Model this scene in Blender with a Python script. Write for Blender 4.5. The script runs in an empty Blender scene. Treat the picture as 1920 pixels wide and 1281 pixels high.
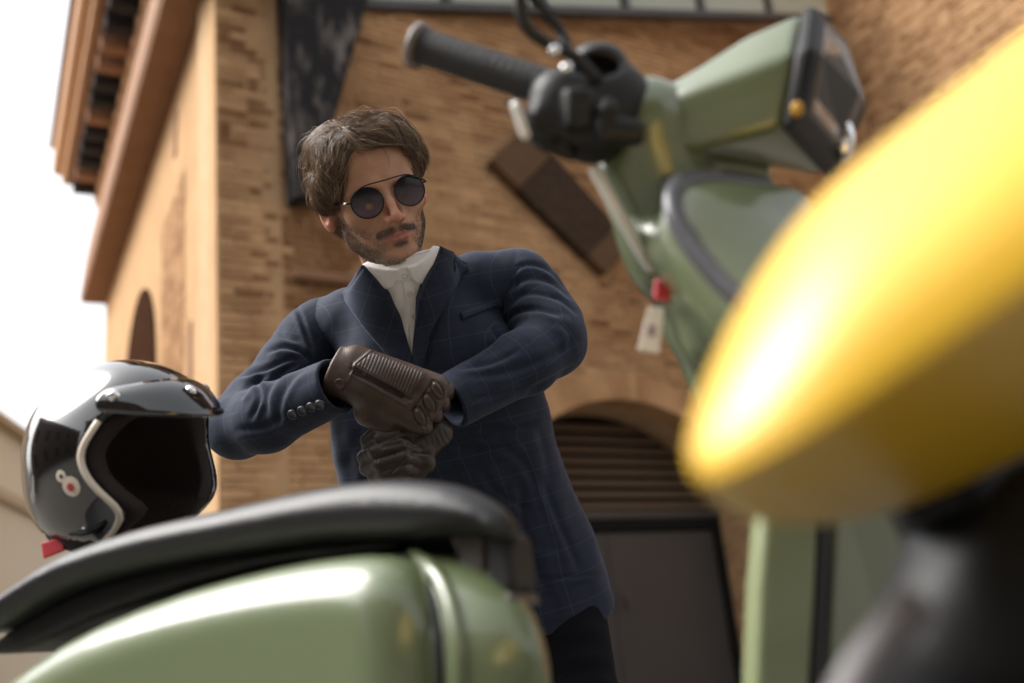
import bpy, math, random
import numpy as np
from mathutils import Vector, Matrix
random.seed(7); rng = np.random.default_rng(7)
scene = bpy.context.scene
R_ = math.radians
# ------------------------------------------------------------------ camera
FPX = 1867.0
PITCH, ROLL = R_(18), R_(6)
CAM = np.array([0, 0, .62])
FW = np.array([0, math.cos(PITCH), math.sin(PITCH)])
_u = np.array([0, -math.sin(PITCH), math.cos(PITCH)]); _r = np.array([1., 0, 0])
RI = _r*math.cos(ROLL) - _u*math.sin(ROLL)
UI = _u*math.cos(ROLL) + _r*math.sin(ROLL)
cd = bpy.data.cameras.new('camera'); cam = bpy.data.objects.new('camera', cd)
scene.collection.objects.link(cam); scene.camera = cam
cam.matrix_world = Matrix(((RI[0], UI[0], -FW[0], CAM[0]), (RI[1], UI[1], -FW[1], CAM[1]), (RI[2], UI[2], -FW[2], CAM[2]), (0, 0, 0, 1)))
cd.sensor_width = 36; cd.lens = 36*FPX/1920; cd.clip_start = .02; cd.clip_end = 500
cd.dof.use_dof = True; cd.dof.focus_distance = 1.69; cd.dof.aperture_fstop = 1.95
# ------------------------------------------------------------------ light
w = bpy.data.worlds.new('World'); scene.world = w; w.use_nodes = True
nt = w.node_tree; nt.nodes.clear()
sky = nt.nodes.new('ShaderNodeTexSky'); sky.sky_type = 'NISHITA'; sky.sun_disc = False
SUN_EL, SUN_AZ = R_(50), R_(-92)          # azimuth measured from +Y, negative = left of the camera
sky.sun_elevation = SUN_EL; sky.sun_rotation = SUN_AZ; sky.dust_density = 6; sky.air_density = 1.2
hs = nt.nodes.new('ShaderNodeHueSaturation'); hs.inputs['Saturation'].default_value = .14
bg = nt.nodes.new('ShaderNodeBackground'); bg.inputs[1].default_value = .15
ow = nt.nodes.new('ShaderNodeOutputWorld')
nt.links.new(sky.outputs[0], hs.inputs['Color']); nt.links.new(hs.outputs[0], bg.inputs[0]); nt.links.new(bg.outputs[0], ow.inputs[0])
sl = bpy.data.lights.new('sun', 'SUN'); sl.energy = 1.5; sl.angle = R_(45); sl.color = (1, .95, .87)
so = bpy.data.objects.new('sun', sl); scene.collection.objects.link(so)
sd = Vector((math.sin(SUN_AZ)*math.cos(SUN_EL), math.cos(SUN_AZ)*math.cos(SUN_EL), math.sin(SUN_EL)))
so.rotation_euler = sd.to_track_quat('Z', 'Y').to_euler()
scene.view_settings.view_transform = 'Standard'; scene.view_settings.look = 'None'
scene.view_settings.exposure = 1.2; scene.view_settings.gamma = 1
scene.render.engine = 'CYCLES'
scene.cycles.use_denoising = True; scene.cycles.max_bounces = 6

# ------------------------------------------------------------------ helpers
COL = scene.collection
def ray(x, y): return FW + (x-960)/FPX*RI - (y-640.5)/FPX*UI
def P(x, y, d): return CAM + d*ray(x, y)                       # photo pixel at a depth -> world point
def hit(x, y, o, n):
    v = ray(x, y); return CAM + v*(((o-CAM) @ n)/(v @ n))
def tag(o, label=None, cat=None, group=None, kind=None):
    if label: o['label'] = label
    if cat: o['category'] = cat
    if group: o['group'] = group
    if kind: o['kind'] = kind
    return o
def empty(name, loc, **k):
    o = bpy.data.objects.new(name, None); COL.objects.link(o); o.location = Vector(loc); o.empty_display_size = .1
    return tag(o, **k)
def origin_of(o):
    v = Vector((0, 0, 0))
    while o is not None: v = v + Vector(o.location); o = o.parent
    return np.array(v)
def mesh_obj(name, verts, faces, mat=None, parent=None, smooth=True, attrs=None, loc=None, **k):
    """verts in world space; they are stored relative to the object's own origin"""
    verts = np.asarray(verts, dtype=float).reshape(-1, 3)
    po = origin_of(parent) if parent is not None else np.zeros(3)
    if loc is None:
        loc = verts.mean(0) if len(verts) else po
    loc = np.asarray(loc, float)
    me = bpy.data.meshes.new(name)
    v = (verts-loc).astype(np.float32)
    if isinstance(faces, np.ndarray) and faces.ndim == 2:
        n, c = faces.shape
        me.vertices.add(len(v)); me.vertices.foreach_set('co', v.ravel())
        me.loops.add(n*c); me.loops.foreach_set('vertex_index', faces.ravel().astype(np.int32))
        me.polygons.add(n); me.polygons.foreach_set('loop_start', np.arange(0, n*c, c, dtype=np.int32))
        me.polygons.foreach_set('loop_total', np.full(n, c, dtype=np.int32))
        me.update(calc_edges=True); me.validate()
    else:
        me.from_pydata([tuple(p) for p in v], [], [tuple(int(i) for i in q) for q in faces]); me.update()
    if smooth and len(me.polygons):
        me.polygons.foreach_set('use_smooth', np.ones(len(me.polygons), dtype=bool))
    for an, av in (attrs or {}).items():
        av = np.asarray(av, np.float32)
        if av.ndim == 2:
            a = me.attributes.new(an, 'FLOAT_VECTOR', 'POINT'); a.data.foreach_set('vector', av.ravel())
        else:
            a = me.attributes.new(an, 'FLOAT', 'POINT'); a.data.foreach_set('value', av.ravel())
    o = bpy.data.objects.new(name, me); COL.objects.link(o)
    if parent is not None: o.parent = parent
    o.location = Vector(loc-po)
    if mat is not None: me.materials.append(mat)
    return tag(o, **k)
def join(parts):
    vs, fs, n = [], [], 0
    for v, f_ in parts:
        v = np.asarray(v, float).reshape(-1, 3); vs.append(v); fs += [tuple(np.add(q, n)) for q in f_]; n += len(v)
    return np.concatenate(vs), fs
def box_vf(o, ax, ay, az):
    """box from corner o spanned by three edge vectors"""
    o, ax, ay, az = (np.asarray(q, float) for q in (o, ax, ay, az))
    v = [o, o+ax, o+ax+ay, o+ay, o+az, o+ax+az, o+ax+ay+az, o+ay+az]
    f = [(0, 3, 2, 1), (4, 5, 6, 7), (0, 1, 5, 4), (1, 2, 6, 5), (2, 3, 7, 6), (3, 0, 4, 7)]
    if np.dot(np.cross(ax, ay), az) < 0: f = [q[::-1] for q in f]
    return np.array(v), f
def bevel(o, wd=.005, seg=2, ang=35):
    m = o.modifiers.new('bevel', 'BEVEL'); m.width = wd; m.segments = seg; m.limit_method = 'ANGLE'; m.angle_limit = R_(ang); return o
def smooth_path(pts, n=8):
    pts = np.asarray(pts, float); out = []
    pp = np.vstack([2*pts[0]-pts[1], pts, 2*pts[-1]-pts[-2]])
    for i in range(1, len(pp)-2):
        a, b, c, d = pp[i-1:i+3]
        for t in np.linspace(0, 1, n, endpoint=False):
            out.append(.5*((2*b)+(-a+c)*t+(2*a-5*b+4*c-d)*t*t+(-a+3*b-3*c+d)*t**3))
    out.append(pts[-1]); return np.array(out)
def tube_vf(pts, rad, seg=12, cap=True, flat=1.0, up=None):
    """sweep an ellipse (rad, rad*flat) along pts"""
    pts = np.asarray(pts, float); n = len(pts); rad = np.broadcast_to(np.asarray(rad, float), (n,))
    tan = np.gradient(pts, axis=0); tan /= np.linalg.norm(tan, axis=1)[:, None]+1e-12
    nrm = np.array(up if up is not None else ([0, 0, 1] if abs(tan[0][2]) < .9 else [1, 0, 0]), float)
    vs = []
    for i in range(n):
        if up is not None: nrm = np.array(up, float)
        nrm = nrm-tan[i]*(nrm @ tan[i]); nrm /= np.linalg.norm(nrm)+1e-12; bi = np.cross(tan[i], nrm)
        a = np.linspace(0, 2*math.pi, seg, endpoint=False)
        vs.append(pts[i]+rad[i]*(np.cos(a)[:, None]*bi+flat*np.sin(a)[:, None]*nrm))
    vs = np.concatenate(vs); f = []
    for i in range(n-1):
        for j in range(seg):
            k = (j+1) % seg; f.append((i*seg+j, i*seg+k, (i+1)*seg+k, (i+1)*seg+j))
    if cap: f.append(tuple(range(seg))[::-1]); f.append(tuple((n-1)*seg+j for j in range(seg)))
    return vs, f
def cyl_vf(a, b, r1, r2=None, seg=24):
    a, b = np.asarray(a, float), np.asarray(b, float)
    return tube_vf([a, a+(b-a)*.5, b], [r1, (r1+(r2 or r1))/2, r2 or r1], seg)
# ---- materials
def new_mat(name):
    m = bpy.data.materials.new(name); m.use_nodes = True; t = m.node_tree; return m, t, t.nodes['Principled BSDF']
def mat(name, col, rough=.5, metal=0, coat=0, bump=0, bscale=60, var=.12, vscale=6, spec=.5, sheen=0, coatr=.05, coat_ior=1.5):
    m, t, b = new_mat(name); N = t.nodes.new; L = t.links.new
    b.inputs['Roughness'].default_value = rough; b.inputs['Metallic'].default_value = metal
    b.inputs['Coat Weight'].default_value = coat; b.inputs['Coat Roughness'].default_value = coatr
    b.inputs['Specular IOR Level'].default_value = spec; b.inputs['Coat IOR'].default_value = coat_ior; b.inputs['Sheen Weight'].default_value = sheen
    tc = N('ShaderNodeTexCoord'); nz = N('ShaderNodeTexNoise'); nz.inputs['Scale'].default_value = vscale; nz.inputs['Detail'].default_value = 6
    L(tc.outputs['Object'], nz.inputs['Vector'])
    mx = N('ShaderNodeMix'); mx.data_type = 'RGBA'
    c = np.array(col)
    mx.inputs[6].default_value = (*np.clip(c*(1-var), 0, 1), 1); mx.inputs[7].default_value = (*np.clip(c*(1+var), 0, 1), 1)
    L(nz.outputs[0], mx.inputs[0]); L(mx.outputs[2], b.inputs['Base Color'])
    if bump:
        n2 = N('ShaderNodeTexNoise'); n2.inputs['Scale'].default_value = bscale; n2.inputs['Detail'].default_value = 5
        L(tc.outputs['Object'], n2.inputs['Vector'])
        bp = N('ShaderNodeBump'); bp.inputs['Strength'].default_value = min(1, bump); bp.inputs['Distance'].default_value = .004*max(1, bump)
        L(n2.outputs[0], bp.inputs['Height']); L(bp.outputs[0], b.inputs['Normal'])
    return m
def mat_tone(name, c0, c1, rough=.85, bump=.6, bscale=70, stain=.0):
    """colour runs from c0 to c1 by the point attribute «tone», with grain"""
    m, t, b = new_mat(name); N = t.nodes.new; L = t.links.new
    at = N('ShaderNodeAttribute'); at.attribute_name = 'tone'
    tc = N('ShaderNodeTexCoord'); nz = N('ShaderNodeTexNoise'); nz.inputs['Scale'].default_value = 3.0; nz.inputs['Detail'].default_value = 8
    geo = N('ShaderNodeNewGeometry'); L(geo.outputs['Position'], nz.inputs['Vector'])
    ad = N('ShaderNodeMath'); ad.operation = 'MULTIPLY_ADD'; ad.inputs[1].default_value = .75; L(nz.outputs[0], ad.inputs[0])
    sb = N('ShaderNodeMath'); sb.operation = 'SUBTRACT'; sb.inputs[1].default_value = .375; L(at.outputs['Fac'], sb.inputs[0]); L(sb.outputs[0], ad.inputs[2])
    cr = N('ShaderNodeValToRGB'); L(ad.outputs[0], cr.inputs[0])
    cr.color_ramp.elements[0].color = (*c0, 1); cr.color_ramp.elements[1].color = (*c1, 1)
    L(cr.outputs[0], b.inputs['Base Color']); b.inputs['Roughness'].default_value = rough; b.inputs['Specular IOR Level'].default_value = .15
    n2 = N('ShaderNodeTexNoise'); n2.inputs['Scale'].default_value = bscale; n2.inputs['Detail'].default_value = 5; L(geo.outputs['Position'], n2.inputs['Vector'])
    bp = N('ShaderNodeBump'); bp.inputs['Strength'].default_value = bump; bp.inputs['Distance'].default_value = .01
    L(n2.outputs[0], bp.inputs['Height']); L(bp.outputs[0], b.inputs['Normal'])
    return m

# ------------------------------------------------------------------ signed distance modelling
def ln(v): return np.sqrt(np.einsum('...i,...i->...', v, v))
def s_sph(p, c, r): return ln(p-np.asarray(c, np.float32))-r
def s_ell(p, c, r, M=None):
    q = p-np.asarray(c, np.float32)
    if M is not None: q = q @ np.asarray(M, np.float32)            # columns of M = local axes
    r = np.asarray(r, np.float32); k0 = ln(q/r); k1 = ln(q/(r*r)); return k0*(k0-1)/np.maximum(k1, 1e-9)
def s_cap(p, a, b, r1, r2=None):
    a, b = np.asarray(a, np.float32), np.asarray(b, np.float32); r2 = r1 if r2 is None else r2
    ba = b-a; t = np.clip(((p-a) @ ba)/(ba @ ba), 0, 1); return ln(p-a-t[..., None]*ba)-(r1+(r2-r1)*t)
def s_chain(p, pts, rs, k=.01):
    d = None
    for i in range(len(pts)-1):
        e = s_cap(p, pts[i], pts[i+1], rs[i], rs[i+1]); d = e if d is None else smin(d, e, k)
    return d
def s_box(p, c, h, r=0., M=None):
    q = p-np.asarray(c, np.float32)
    if M is not None: q = q @ np.asarray(M, np.float32)
    q = np.abs(q)-(np.asarray(h, np.float32)-r); return ln(np.maximum(q, 0))+np.minimum(q.max(-1), 0)-r
def smin(a, b, k):
    h = np.clip(.5+.5*(b-a)/k, 0, 1); return b+(a-b)*h-k*h*(1-h)
def smax(a, b, k): return -smin(-a, -b, k)
def s_torus(p, c, R, r, M=None):
    q = p-np.asarray(c, np.float32)
    if M is not None: q = q @ np.asarray(M, np.float32)
    return np.sqrt((np.hypot(q[..., 0], q[..., 1])-R)**2+q[..., 2]**2)-r
def axes(x=None, y=None, z=None):
    """orthonormal basis (columns) from two of the axes"""
    n = lambda v: np.asarray(v, float)/np.linalg.norm(v)
    if x is not None and y is not None: x = n(x); z = n(np.cross(x, y)); y = np.cross(z, x)
    elif x is not None and z is not None: x = n(x); y = n(np.cross(z, x)); z = np.cross(x, y)
    else: z = n(z); x = n(np.cross(y, z)); y = np.cross(z, x)
    return np.stack([x, y, z], 1)
def surface(fn, lo, hi, h, B=12, slack=1.4):
    """naive surface nets with empty blocks skipped; returns verts, quads"""
    lo = np.asarray(lo, float); n = np.ceil((np.asarray(hi)-lo)/h/B).astype(int)*B
    nb = n//B; g = np.stack(np.meshgrid(*[np.arange(k) for k in nb], indexing='ij'), -1).reshape(-1, 3)
    cen = (lo+(g+.5)*B*h).astype(np.float32); d = fn(cen)
    act = np.abs(d) < B*h*.87*slack+2*h
    vol = np.full(n+1, 1., np.float32); sgn = np.ones(tuple(nb), np.float32); sgn[tuple(g.T)] = np.where(d < 0, -1, 1)
    vol[:-1, :-1, :-1] = np.repeat(np.repeat(np.repeat(sgn, B, 0), B, 1), B, 2)
    off = np.stack(np.meshgrid(*[np.arange(B)]*3, indexing='ij'), -1).reshape(-1, 3)
    ga = g[act]
    for i in range(0, len(ga), 300):
        idx = (ga[i:i+300, None, :]*B+off[None]).reshape(-1, 3)
        vol[tuple(idx.T)] = fn((lo+idx*h).astype(np.float32))
    s = vol < 0
    c = np.zeros(tuple(n), np.uint8)
    for a in (0, 1):
        for b in (0, 1):
            for e in (0, 1): c += s[a:n[0]+a, b:n[1]+b, e:n[2]+e]
    cells = np.argwhere((c > 0) & (c < 8)); cid = np.full(tuple(n), -1, np.int32); cid[tuple(cells.T)] = np.arange(len(cells))
    acc = np.zeros((len(cells), 3)); cnt = np.zeros(len(cells))
    cor = [(a, b, e) for a in (0, 1) for b in (0, 1) for e in (0, 1)]
    for A in cor:
        for ax in range(3):
            if A[ax]: continue
            Bc = list(A); Bc[ax] = 1
            va = vol[tuple((cells+A).T)]; vb = vol[tuple((cells+Bc).T)]; m = (va < 0) != (vb < 0)
            t = np.where(m, va/np.where(m, va-vb, 1), 0)
            q = np.tile(np.array(A, float), (len(cells), 1)); q[:, ax] = t; acc += q*m[:, None]; cnt += m
    V = lo+(cells+acc/cnt[:, None])*h
    F = []
    for ax in range(3):
        sl0 = [slice(1, n[k]) for k in range(3)]; sl0[ax] = slice(0, n[ax])
        sl1 = [slice(1, n[k]) for k in range(3)]; sl1[ax] = slice(1, n[ax]+1)
        a = s[tuple(sl0)]; b = s[tuple(sl1)]; e = np.argwhere(a != b)
        if not len(e): continue
        flip = a[tuple(e.T)]
        base = e+1; base[:, ax] -= 1
        o1, o2 = [(1, 2), (2, 0), (0, 1)][ax]
        def at(d1, d2):
            q = base.copy(); q[:, o1] -= d1; q[:, o2] -= d2; return cid[tuple(q.T)]
        q = np.stack([at(1, 1), at(0, 1), at(0, 0), at(1, 0)], 1)
        q = np.where(flip[:, None], q, q[:, ::-1]); F.append(q[(q >= 0).all(1)])
    F = np.concatenate(F); return V, F
def grad(fn, p, e=.0015):
    p = np.asarray(p, np.float32); g = np.stack([fn(p+np.eye(3, dtype=np.float32)[i]*e)-fn(p-np.eye(3, dtype=np.float32)[i]*e) for i in range(3)], -1)
    return g/(ln(g)[..., None]+1e-9)
def to_world(q): q = np.asarray(q, float); return CAM+q[..., :1]*RI+q[..., 1:2]*UI-q[..., 2:3]*FW   # right, up, towards the viewer
def to_cam(w): w = np.asarray(w, float)-CAM; return np.stack([w @ RI, w @ UI, -(w @ FW)], -1)
def Q(x, y, d): return np.array([(x-960)/FPX*d, -(y-640.5)/FPX*d, -d])
def q_px(q): return np.stack([960-FPX*q[..., 0]/q[..., 2], 640.5+FPX*q[..., 1]/q[..., 2]], -1)
def dirw(v): v = np.asarray(v, float); return v[0]*RI+v[1]*UI-v[2]*FW
# value noise for displacement
def vnoise(p, s, seed=0):
    q = np.asarray(p, np.float32)*s+seed*17.3; i = np.floor(q).astype(np.int64); f = q-i; f = f*f*(3-2*f); r = 0
    for a in (0, 1):
        for b in (0, 1):
            for c in (0, 1):
                h = (i[..., 0]+a)*374761393+(i[..., 1]+b)*668265263+(i[..., 2]+c)*2147483647+seed*1442695
                h = (h ^ (h >> 13))*1274126177; h = ((h ^ (h >> 16)) & 0xffff)/65535.
                r = r+h*(f[..., 0] if a else 1-f[..., 0])*(f[..., 1] if b else 1-f[..., 1])*(f[..., 2] if c else 1-f[..., 2])
    return r*2-1
# ================================================================== THE SETTING
M_ground = mat('paving_stone', (.13, .12, .105), .8, bump=.5, bscale=25, var=.25)
g = mesh_obj('ground', [(-150, -120, 0), (150, -120, 0), (150, 220, 0), (-150, 220, 0)], [(0, 1, 2, 3)], M_ground, kind='structure')
K = np.array([-2.169, 7.0, 0])
az = R_(57); A1 = np.array([math.sin(az), math.cos(az), 0]); N1 = np.array([math.cos(az), -math.sin(az), 0])
a2_ = R_(29); A2 = np.array([-math.sin(a2_), math.cos(a2_), 0]); N2 = np.array([-math.cos(a2_), -math.sin(a2_), 0])
Z = np.array([0, 0, 1.])
M_mortar = mat('lime_mortar', (.46, .31, .18), .95, bump=.6, bscale=90, var=.2, spec=.12)
M_brick = mat_tone('fired_brick', (.19, .085, .034), (.60, .37, .195))
M_stucco = mat('ochre_stucco', (.43, .275, .155), .92, bump=.8, bscale=14, var=.24, vscale=2.2, spec=0)
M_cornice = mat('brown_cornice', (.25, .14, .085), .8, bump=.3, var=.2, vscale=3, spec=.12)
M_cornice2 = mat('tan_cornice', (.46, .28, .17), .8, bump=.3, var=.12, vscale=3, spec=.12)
M_darkwood = mat('weathered_dark_wood', (.028, .026, .027), .7, bump=1, bscale=30, var=.5, vscale=8, spec=.12)
SX, SR, SZ, HW = 3.75, 1.7, 2.88, 1.45           # arch: centre, radius, crown height, half width of the opening
def arch_z(s): return SZ-SR+math.sqrt(max(SR*SR-(s-SX)**2, 0))
SP = arch_z(SX+HW)
building = empty('brick_building', K, label='old brick and ochre building with stepped eaves behind the man', cat='building')
def wall_strips(s0, s1, top, th, holes=True):
    parts = []
    def bx(a, b, z0, z1): parts.append(box_vf(K+A1*a+Z*z0-N1*.006, A1*(b-a), -N1*th, Z*(z1-z0)))
    bx(s0, SX-HW, -.1, top); bx(SX+HW, s1, -.1, top)
    xs = np.linspace(SX-HW, SX+HW, 25); v = []; f = []
    for x in xs:
        for d in (.006, th):
            v += [K+A1*x-N1*d+Z*arch_z(x), K+A1*x-N1*d+Z*top]
    for i in range(24):
        a = i*4; f += [(a, a+4, a+5, a+1), (a+2, a+3, a+7, a+6), (a, a+2, a+6, a+4), (a+1, a+5, a+7, a+3)]
    parts.append((v, f)); return join(parts)
v, f_ = wall_strips(0.0, 8.4, 9.6, .6)
mesh_obj('brick_wall', v, f_, M_mortar, building, smooth=False, loc=K)
wall_part = bpy.data.objects['brick_wall']
BH, BW, MT = .054, .245, .014
def brick_list(s0, s1, z0, z1, hole):
    out = []; row = 0; z = z0
    while z < z1:
        s = s0-(BW/2 if row % 2 else 0)
        while s < s1:
            wdt = BW*random.uniform(.93, 1.04) if random.random() > .2 else BW*.5
            a, b = max(s, s0), min(s+wdt-MT, s1)
            if hole:
                zc = z+BH/2
                if zc < SP:
                    if a < SX-HW < b: b = SX-HW
                    if a < SX+HW < b: a = SX+HW
                mid = (a+b)/2
                if zc < SP+.0 and SX-HW-.001 < mid < SX+HW+.001: s += wdt; continue
                if zc >= SP-.0:
                    r = [math.hypot(q-SX, zc-(SZ-SR)) for q in (a, b)]
                    if min(r) < SR+.27: 
                        if max(r) < SR+.30: s += wdt; continue
                        # trim to the ring of voussoirs
                        e = math.sqrt(max((SR+.275)**2-(zc-(SZ-SR))**2, 0))
                        if mid > SX: a = max(a, SX+e)
                        else: b = min(b, SX-e)
            if b-a > .03: out.append((a, b, z, z+BH))
            s += wdt
        z += BH+MT; row += 1
    return out
def brick_vf(o, ux, uz, un, wd, ht, dep, rough=.004):
    """a brick face standing proud: chamfered block, 5 visible sides; o = lower corner on the wall face"""
    j = lambda: random.uniform(-rough, rough)
    c = .005; d = dep+j()*.8
    v = [o, o+ux*wd, o+ux*wd+uz*ht, o+uz*ht]
    v2 = [o+ux*(c+abs(j()))+uz*(c)+un*d, o+ux*(wd-c)+uz*(c+abs(j()))+un*(d+j()*.5), o+ux*(wd-c-abs(j()))+uz*(ht-c)+un*d, o+ux*c+uz*(ht-c-abs(j()))+un*(d+j()*.5)]
    return np.array(v+v2), [(4, 5, 6, 7), (0, 1, 5, 4), (1, 2, 6, 5), (2, 3, 7, 6), (3, 0, 4, 7)]
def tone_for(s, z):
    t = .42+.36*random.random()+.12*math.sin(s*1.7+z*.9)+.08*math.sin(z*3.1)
    if random.random() < .12: t -= .3
    # soot and damp below the dark strut
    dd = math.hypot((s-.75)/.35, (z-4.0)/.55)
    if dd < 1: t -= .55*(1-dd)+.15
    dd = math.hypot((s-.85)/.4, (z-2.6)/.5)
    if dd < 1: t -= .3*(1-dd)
    return t
blist = brick_list(0, 8.4, 0.05, 9.4, True)
def inframe(p):
    q = to_cam(p); x, y = q_px(q); return -20 < x < 1940 and -20 < y < 1300
shown = []
for b in blist:
    c = K+A1*(b[0]+b[1])/2+Z*(b[2]+b[3])/2; q = to_cam(c); x, y = q_px(q)
    # clear of the man, the scooter parts
    vis = -5 < y < 1290 and x > 400 and not (430 < x < 1090 and y > 560) and not (600 < x < 800 and 220 < y)
    shown.append((-q[2] if vis and y > 0 else 99-q[2], b))
shown.sort(key=lambda t: t[0])
picks = [b for _, b in shown[:290]]; rest = [b for _, b in shown[290:]]
def brick_batch(lst, fr, name, parent, un=None):
    o, ux, un = fr; V = []; F = []; T = []; n = 0
    for a, b, z0, z1 in lst:
        v, f = brick_vf(o+ux*a+Z*z0, ux, Z, un, b-a, z1-z0, .010); V.append(v); F += [tuple(i+n for i in q) for q in f]; n += 8
        T += [tone_for(a, z0)]*8
    return mesh_obj(name, np.concatenate(V), F, M_brick, parent, smooth=False, attrs={'tone': T})
s_ = brick_batch(rest, (K, A1, N1), 'brick', wall_part); s_['kind'] = 'stuff'
var = {}
for b in picks:
    L_ = round((b[1]-b[0])/.02)*.02; key = (round(L_, 2), random.randint(0, 5) if tone_for(b[0], b[2]) > .35 else -random.randint(1, 3))
    if key not in var:
        v, f = brick_vf(np.zeros(3), A1, Z, N1, L_, BH, .010)
        me = bpy.data.meshes.new('brick'); me.from_pydata([tuple(q) for q in v], [], f)
        a = me.attributes.new('tone', 'FLOAT', 'POINT'); tn = .38+.085*key[1] if key[1] >= 0 else .2+.05*key[1]
        a.data.foreach_set('value', [tn+random.uniform(-.04, .04)]*8); me.materials.append(M_brick); var[key] = me
    o = bpy.data.objects.new('brick', var[key]); COL.objects.link(o); o.parent = wall_part
    o.location = Vector(A1*(b[0]+(b[1]-b[0]-L_)/2)+Z*b[2]); 
# voussoirs of the arch over the door, then the jamb bricks
nv = 44
a0 = math.asin(HW/SR)
vb = []
for i in range(nv):
    t0, t1 = -a0+2*a0*i/nv, -a0+2*a0*(i+1)/nv; g_ = .0035
    pt = lambda t, r, d: K+A1*(SX+r*math.sin(t))+Z*(SZ-SR+r*math.cos(t))+N1*d
    r0, r1 = SR-.004, SR+.262; e = g_/SR
    jj = random.uniform(0, .004)
    v = [pt(t0+e, r0, -.25), pt(t1-e, r0, -.25), pt(t1-e, r1, -.25), pt(t0+e, r1, -.25), pt(t0+e, r0, .012+jj), pt(t1-e, r0, .012+jj), pt(t1-e, r1, .012+jj), pt(t0+e, r1, .012+jj)]
    f = [(4, 5, 6, 7), (0, 1, 5, 4), (1, 2, 6, 5), (2, 3, 7, 6), (3, 0, 4, 7)]
    o = mesh_obj('arch_brick', v, f, M_brick, wall_part, smooth=False, attrs={'tone': [.45+.3*random.random()]*8})
# recess behind the arch: soffit, jambs
jl = []
z = .02; row = 0
while z < SP:
    for side in (-1, 1):
        base = K+A1*(SX+side*HW)+Z*z
        for k in range(3):
            a = .01+k*.2-(.1 if row % 2 else 0); b_ = a+.188; a = max(a, .002); b_ = min(b_, .56)
            if b_-a > .03: jl.append(brick_vf(base-N1*b_, N1, Z, -A1*side, b_-a, BH, .008))
    z += BH+MT; row += 1
v, f = join(jl); T = np.repeat(rng.uniform(.3, .75, len(jl)), 8)
mesh_obj('jamb_brick', v, f, M_brick, wall_part, smooth=False, attrs={'tone': T}, kind='stuff')
# louvre and door
M_louv = mat('brown_louvre', (.17, .115, .075), .55, var=.15); M_steel = mat('dark_grey_steel', (.045, .042, .042), .45, var=.25, vscale=2)
M_void = mat('dark_interior', (.012, .011, .01), .9, spec=.12)
door = empty('service_door', K+A1*SX-N1*.6, label='dark grey steel double door under a louvred brick arch', cat='door')
DP = .5
def dbox(name, s0, s1, z0, z1, d0, d1, m, par, **k):
    v, f = box_vf(K+A1*s0+Z*z0-N1*d1, A1*(s1-s0), N1*(d1-d0), Z*(z1-z0)); o = mesh_obj(name, v, f, m, par, smooth=False, **k); return o
L0, L1 = SX-HW+.012, SX+HW-.012
bevel(dbox('door_leaf', L0+.1, SX-.004, .02, 1.72, DP+.03, DP+.08, M_steel, door)); bevel(dbox('door_leaf', SX+.004, L1-.1, .02, 1.72, DP+.03, DP+.08, M_steel, door))
bevel(dbox('frame', L0, L0+.095, 0, 1.84, DP, DP+.1, M_void, door)); bevel(dbox('frame', L1-.095, L1, 0, 1.84, DP, DP+.1, M_void, door)); bevel(dbox('frame', L0+.097, L1-.097, 1.735, 1.84, DP, DP+.1, M_void, door))
h_, f__ = cyl_vf(K+A1*(SX+.09)+Z*1.0-N1*(DP-.03), K+A1*(SX+.09)+Z*1.2-N1*(DP-.03), .012)
mesh_obj('handle', h_, f__, M_steel, door)
louv = empty('louvre_vent', K+A1*SX-N1*DP+Z*1.9, label='brown slatted louvre filling the arch above the grey door', cat='vent')
bevel(dbox('louvre_rail', L0, L1, 1.845, 1.93, DP-.02, DP+.1, M_steel, louv))
dbox('backing', L0-.1, L1+.1, .0, SZ+.3, DP+.12, DP+.16, M_void, louv)
z = 1.96
while z < SZ-.1:
    hw = HW-.02
    if z+.05 > SP: hw = math.sqrt(max(SR**2-(z+.05-SZ+SR)**2, 0))-.02
    if hw > .2:
        v, f = box_vf(K+A1*(SX-hw)+Z*z-N1*DP, A1*2*hw, -N1*.09+Z*.075, -N1*.012-Z*.014)
        mesh_obj('slat', v, f, M_louv, louv, smooth=False)
    z += .108
# wing wall standing forward at the right
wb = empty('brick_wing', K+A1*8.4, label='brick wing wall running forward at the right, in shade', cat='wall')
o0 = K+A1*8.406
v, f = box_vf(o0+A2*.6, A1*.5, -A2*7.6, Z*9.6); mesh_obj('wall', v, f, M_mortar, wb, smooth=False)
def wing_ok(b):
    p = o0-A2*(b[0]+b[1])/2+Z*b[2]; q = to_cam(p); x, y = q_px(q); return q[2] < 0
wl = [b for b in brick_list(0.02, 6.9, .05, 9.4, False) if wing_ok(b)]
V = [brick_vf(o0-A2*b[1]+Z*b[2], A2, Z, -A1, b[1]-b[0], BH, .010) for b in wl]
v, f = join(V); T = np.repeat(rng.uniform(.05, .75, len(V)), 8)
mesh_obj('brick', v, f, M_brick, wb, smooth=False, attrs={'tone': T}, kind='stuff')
# left, stuccoed side with stepped eaves
EL = 8.2
def p2(s, off, z): return K+A2*s+N2*off+Z*z
v, f = box_vf(K-N2*.5+A2*.02, A2*(EL-.02), N2*.5, Z*6.5); mesh_obj('stucco_wall', v, f, M_stucco, building, smooth=False)
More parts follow.
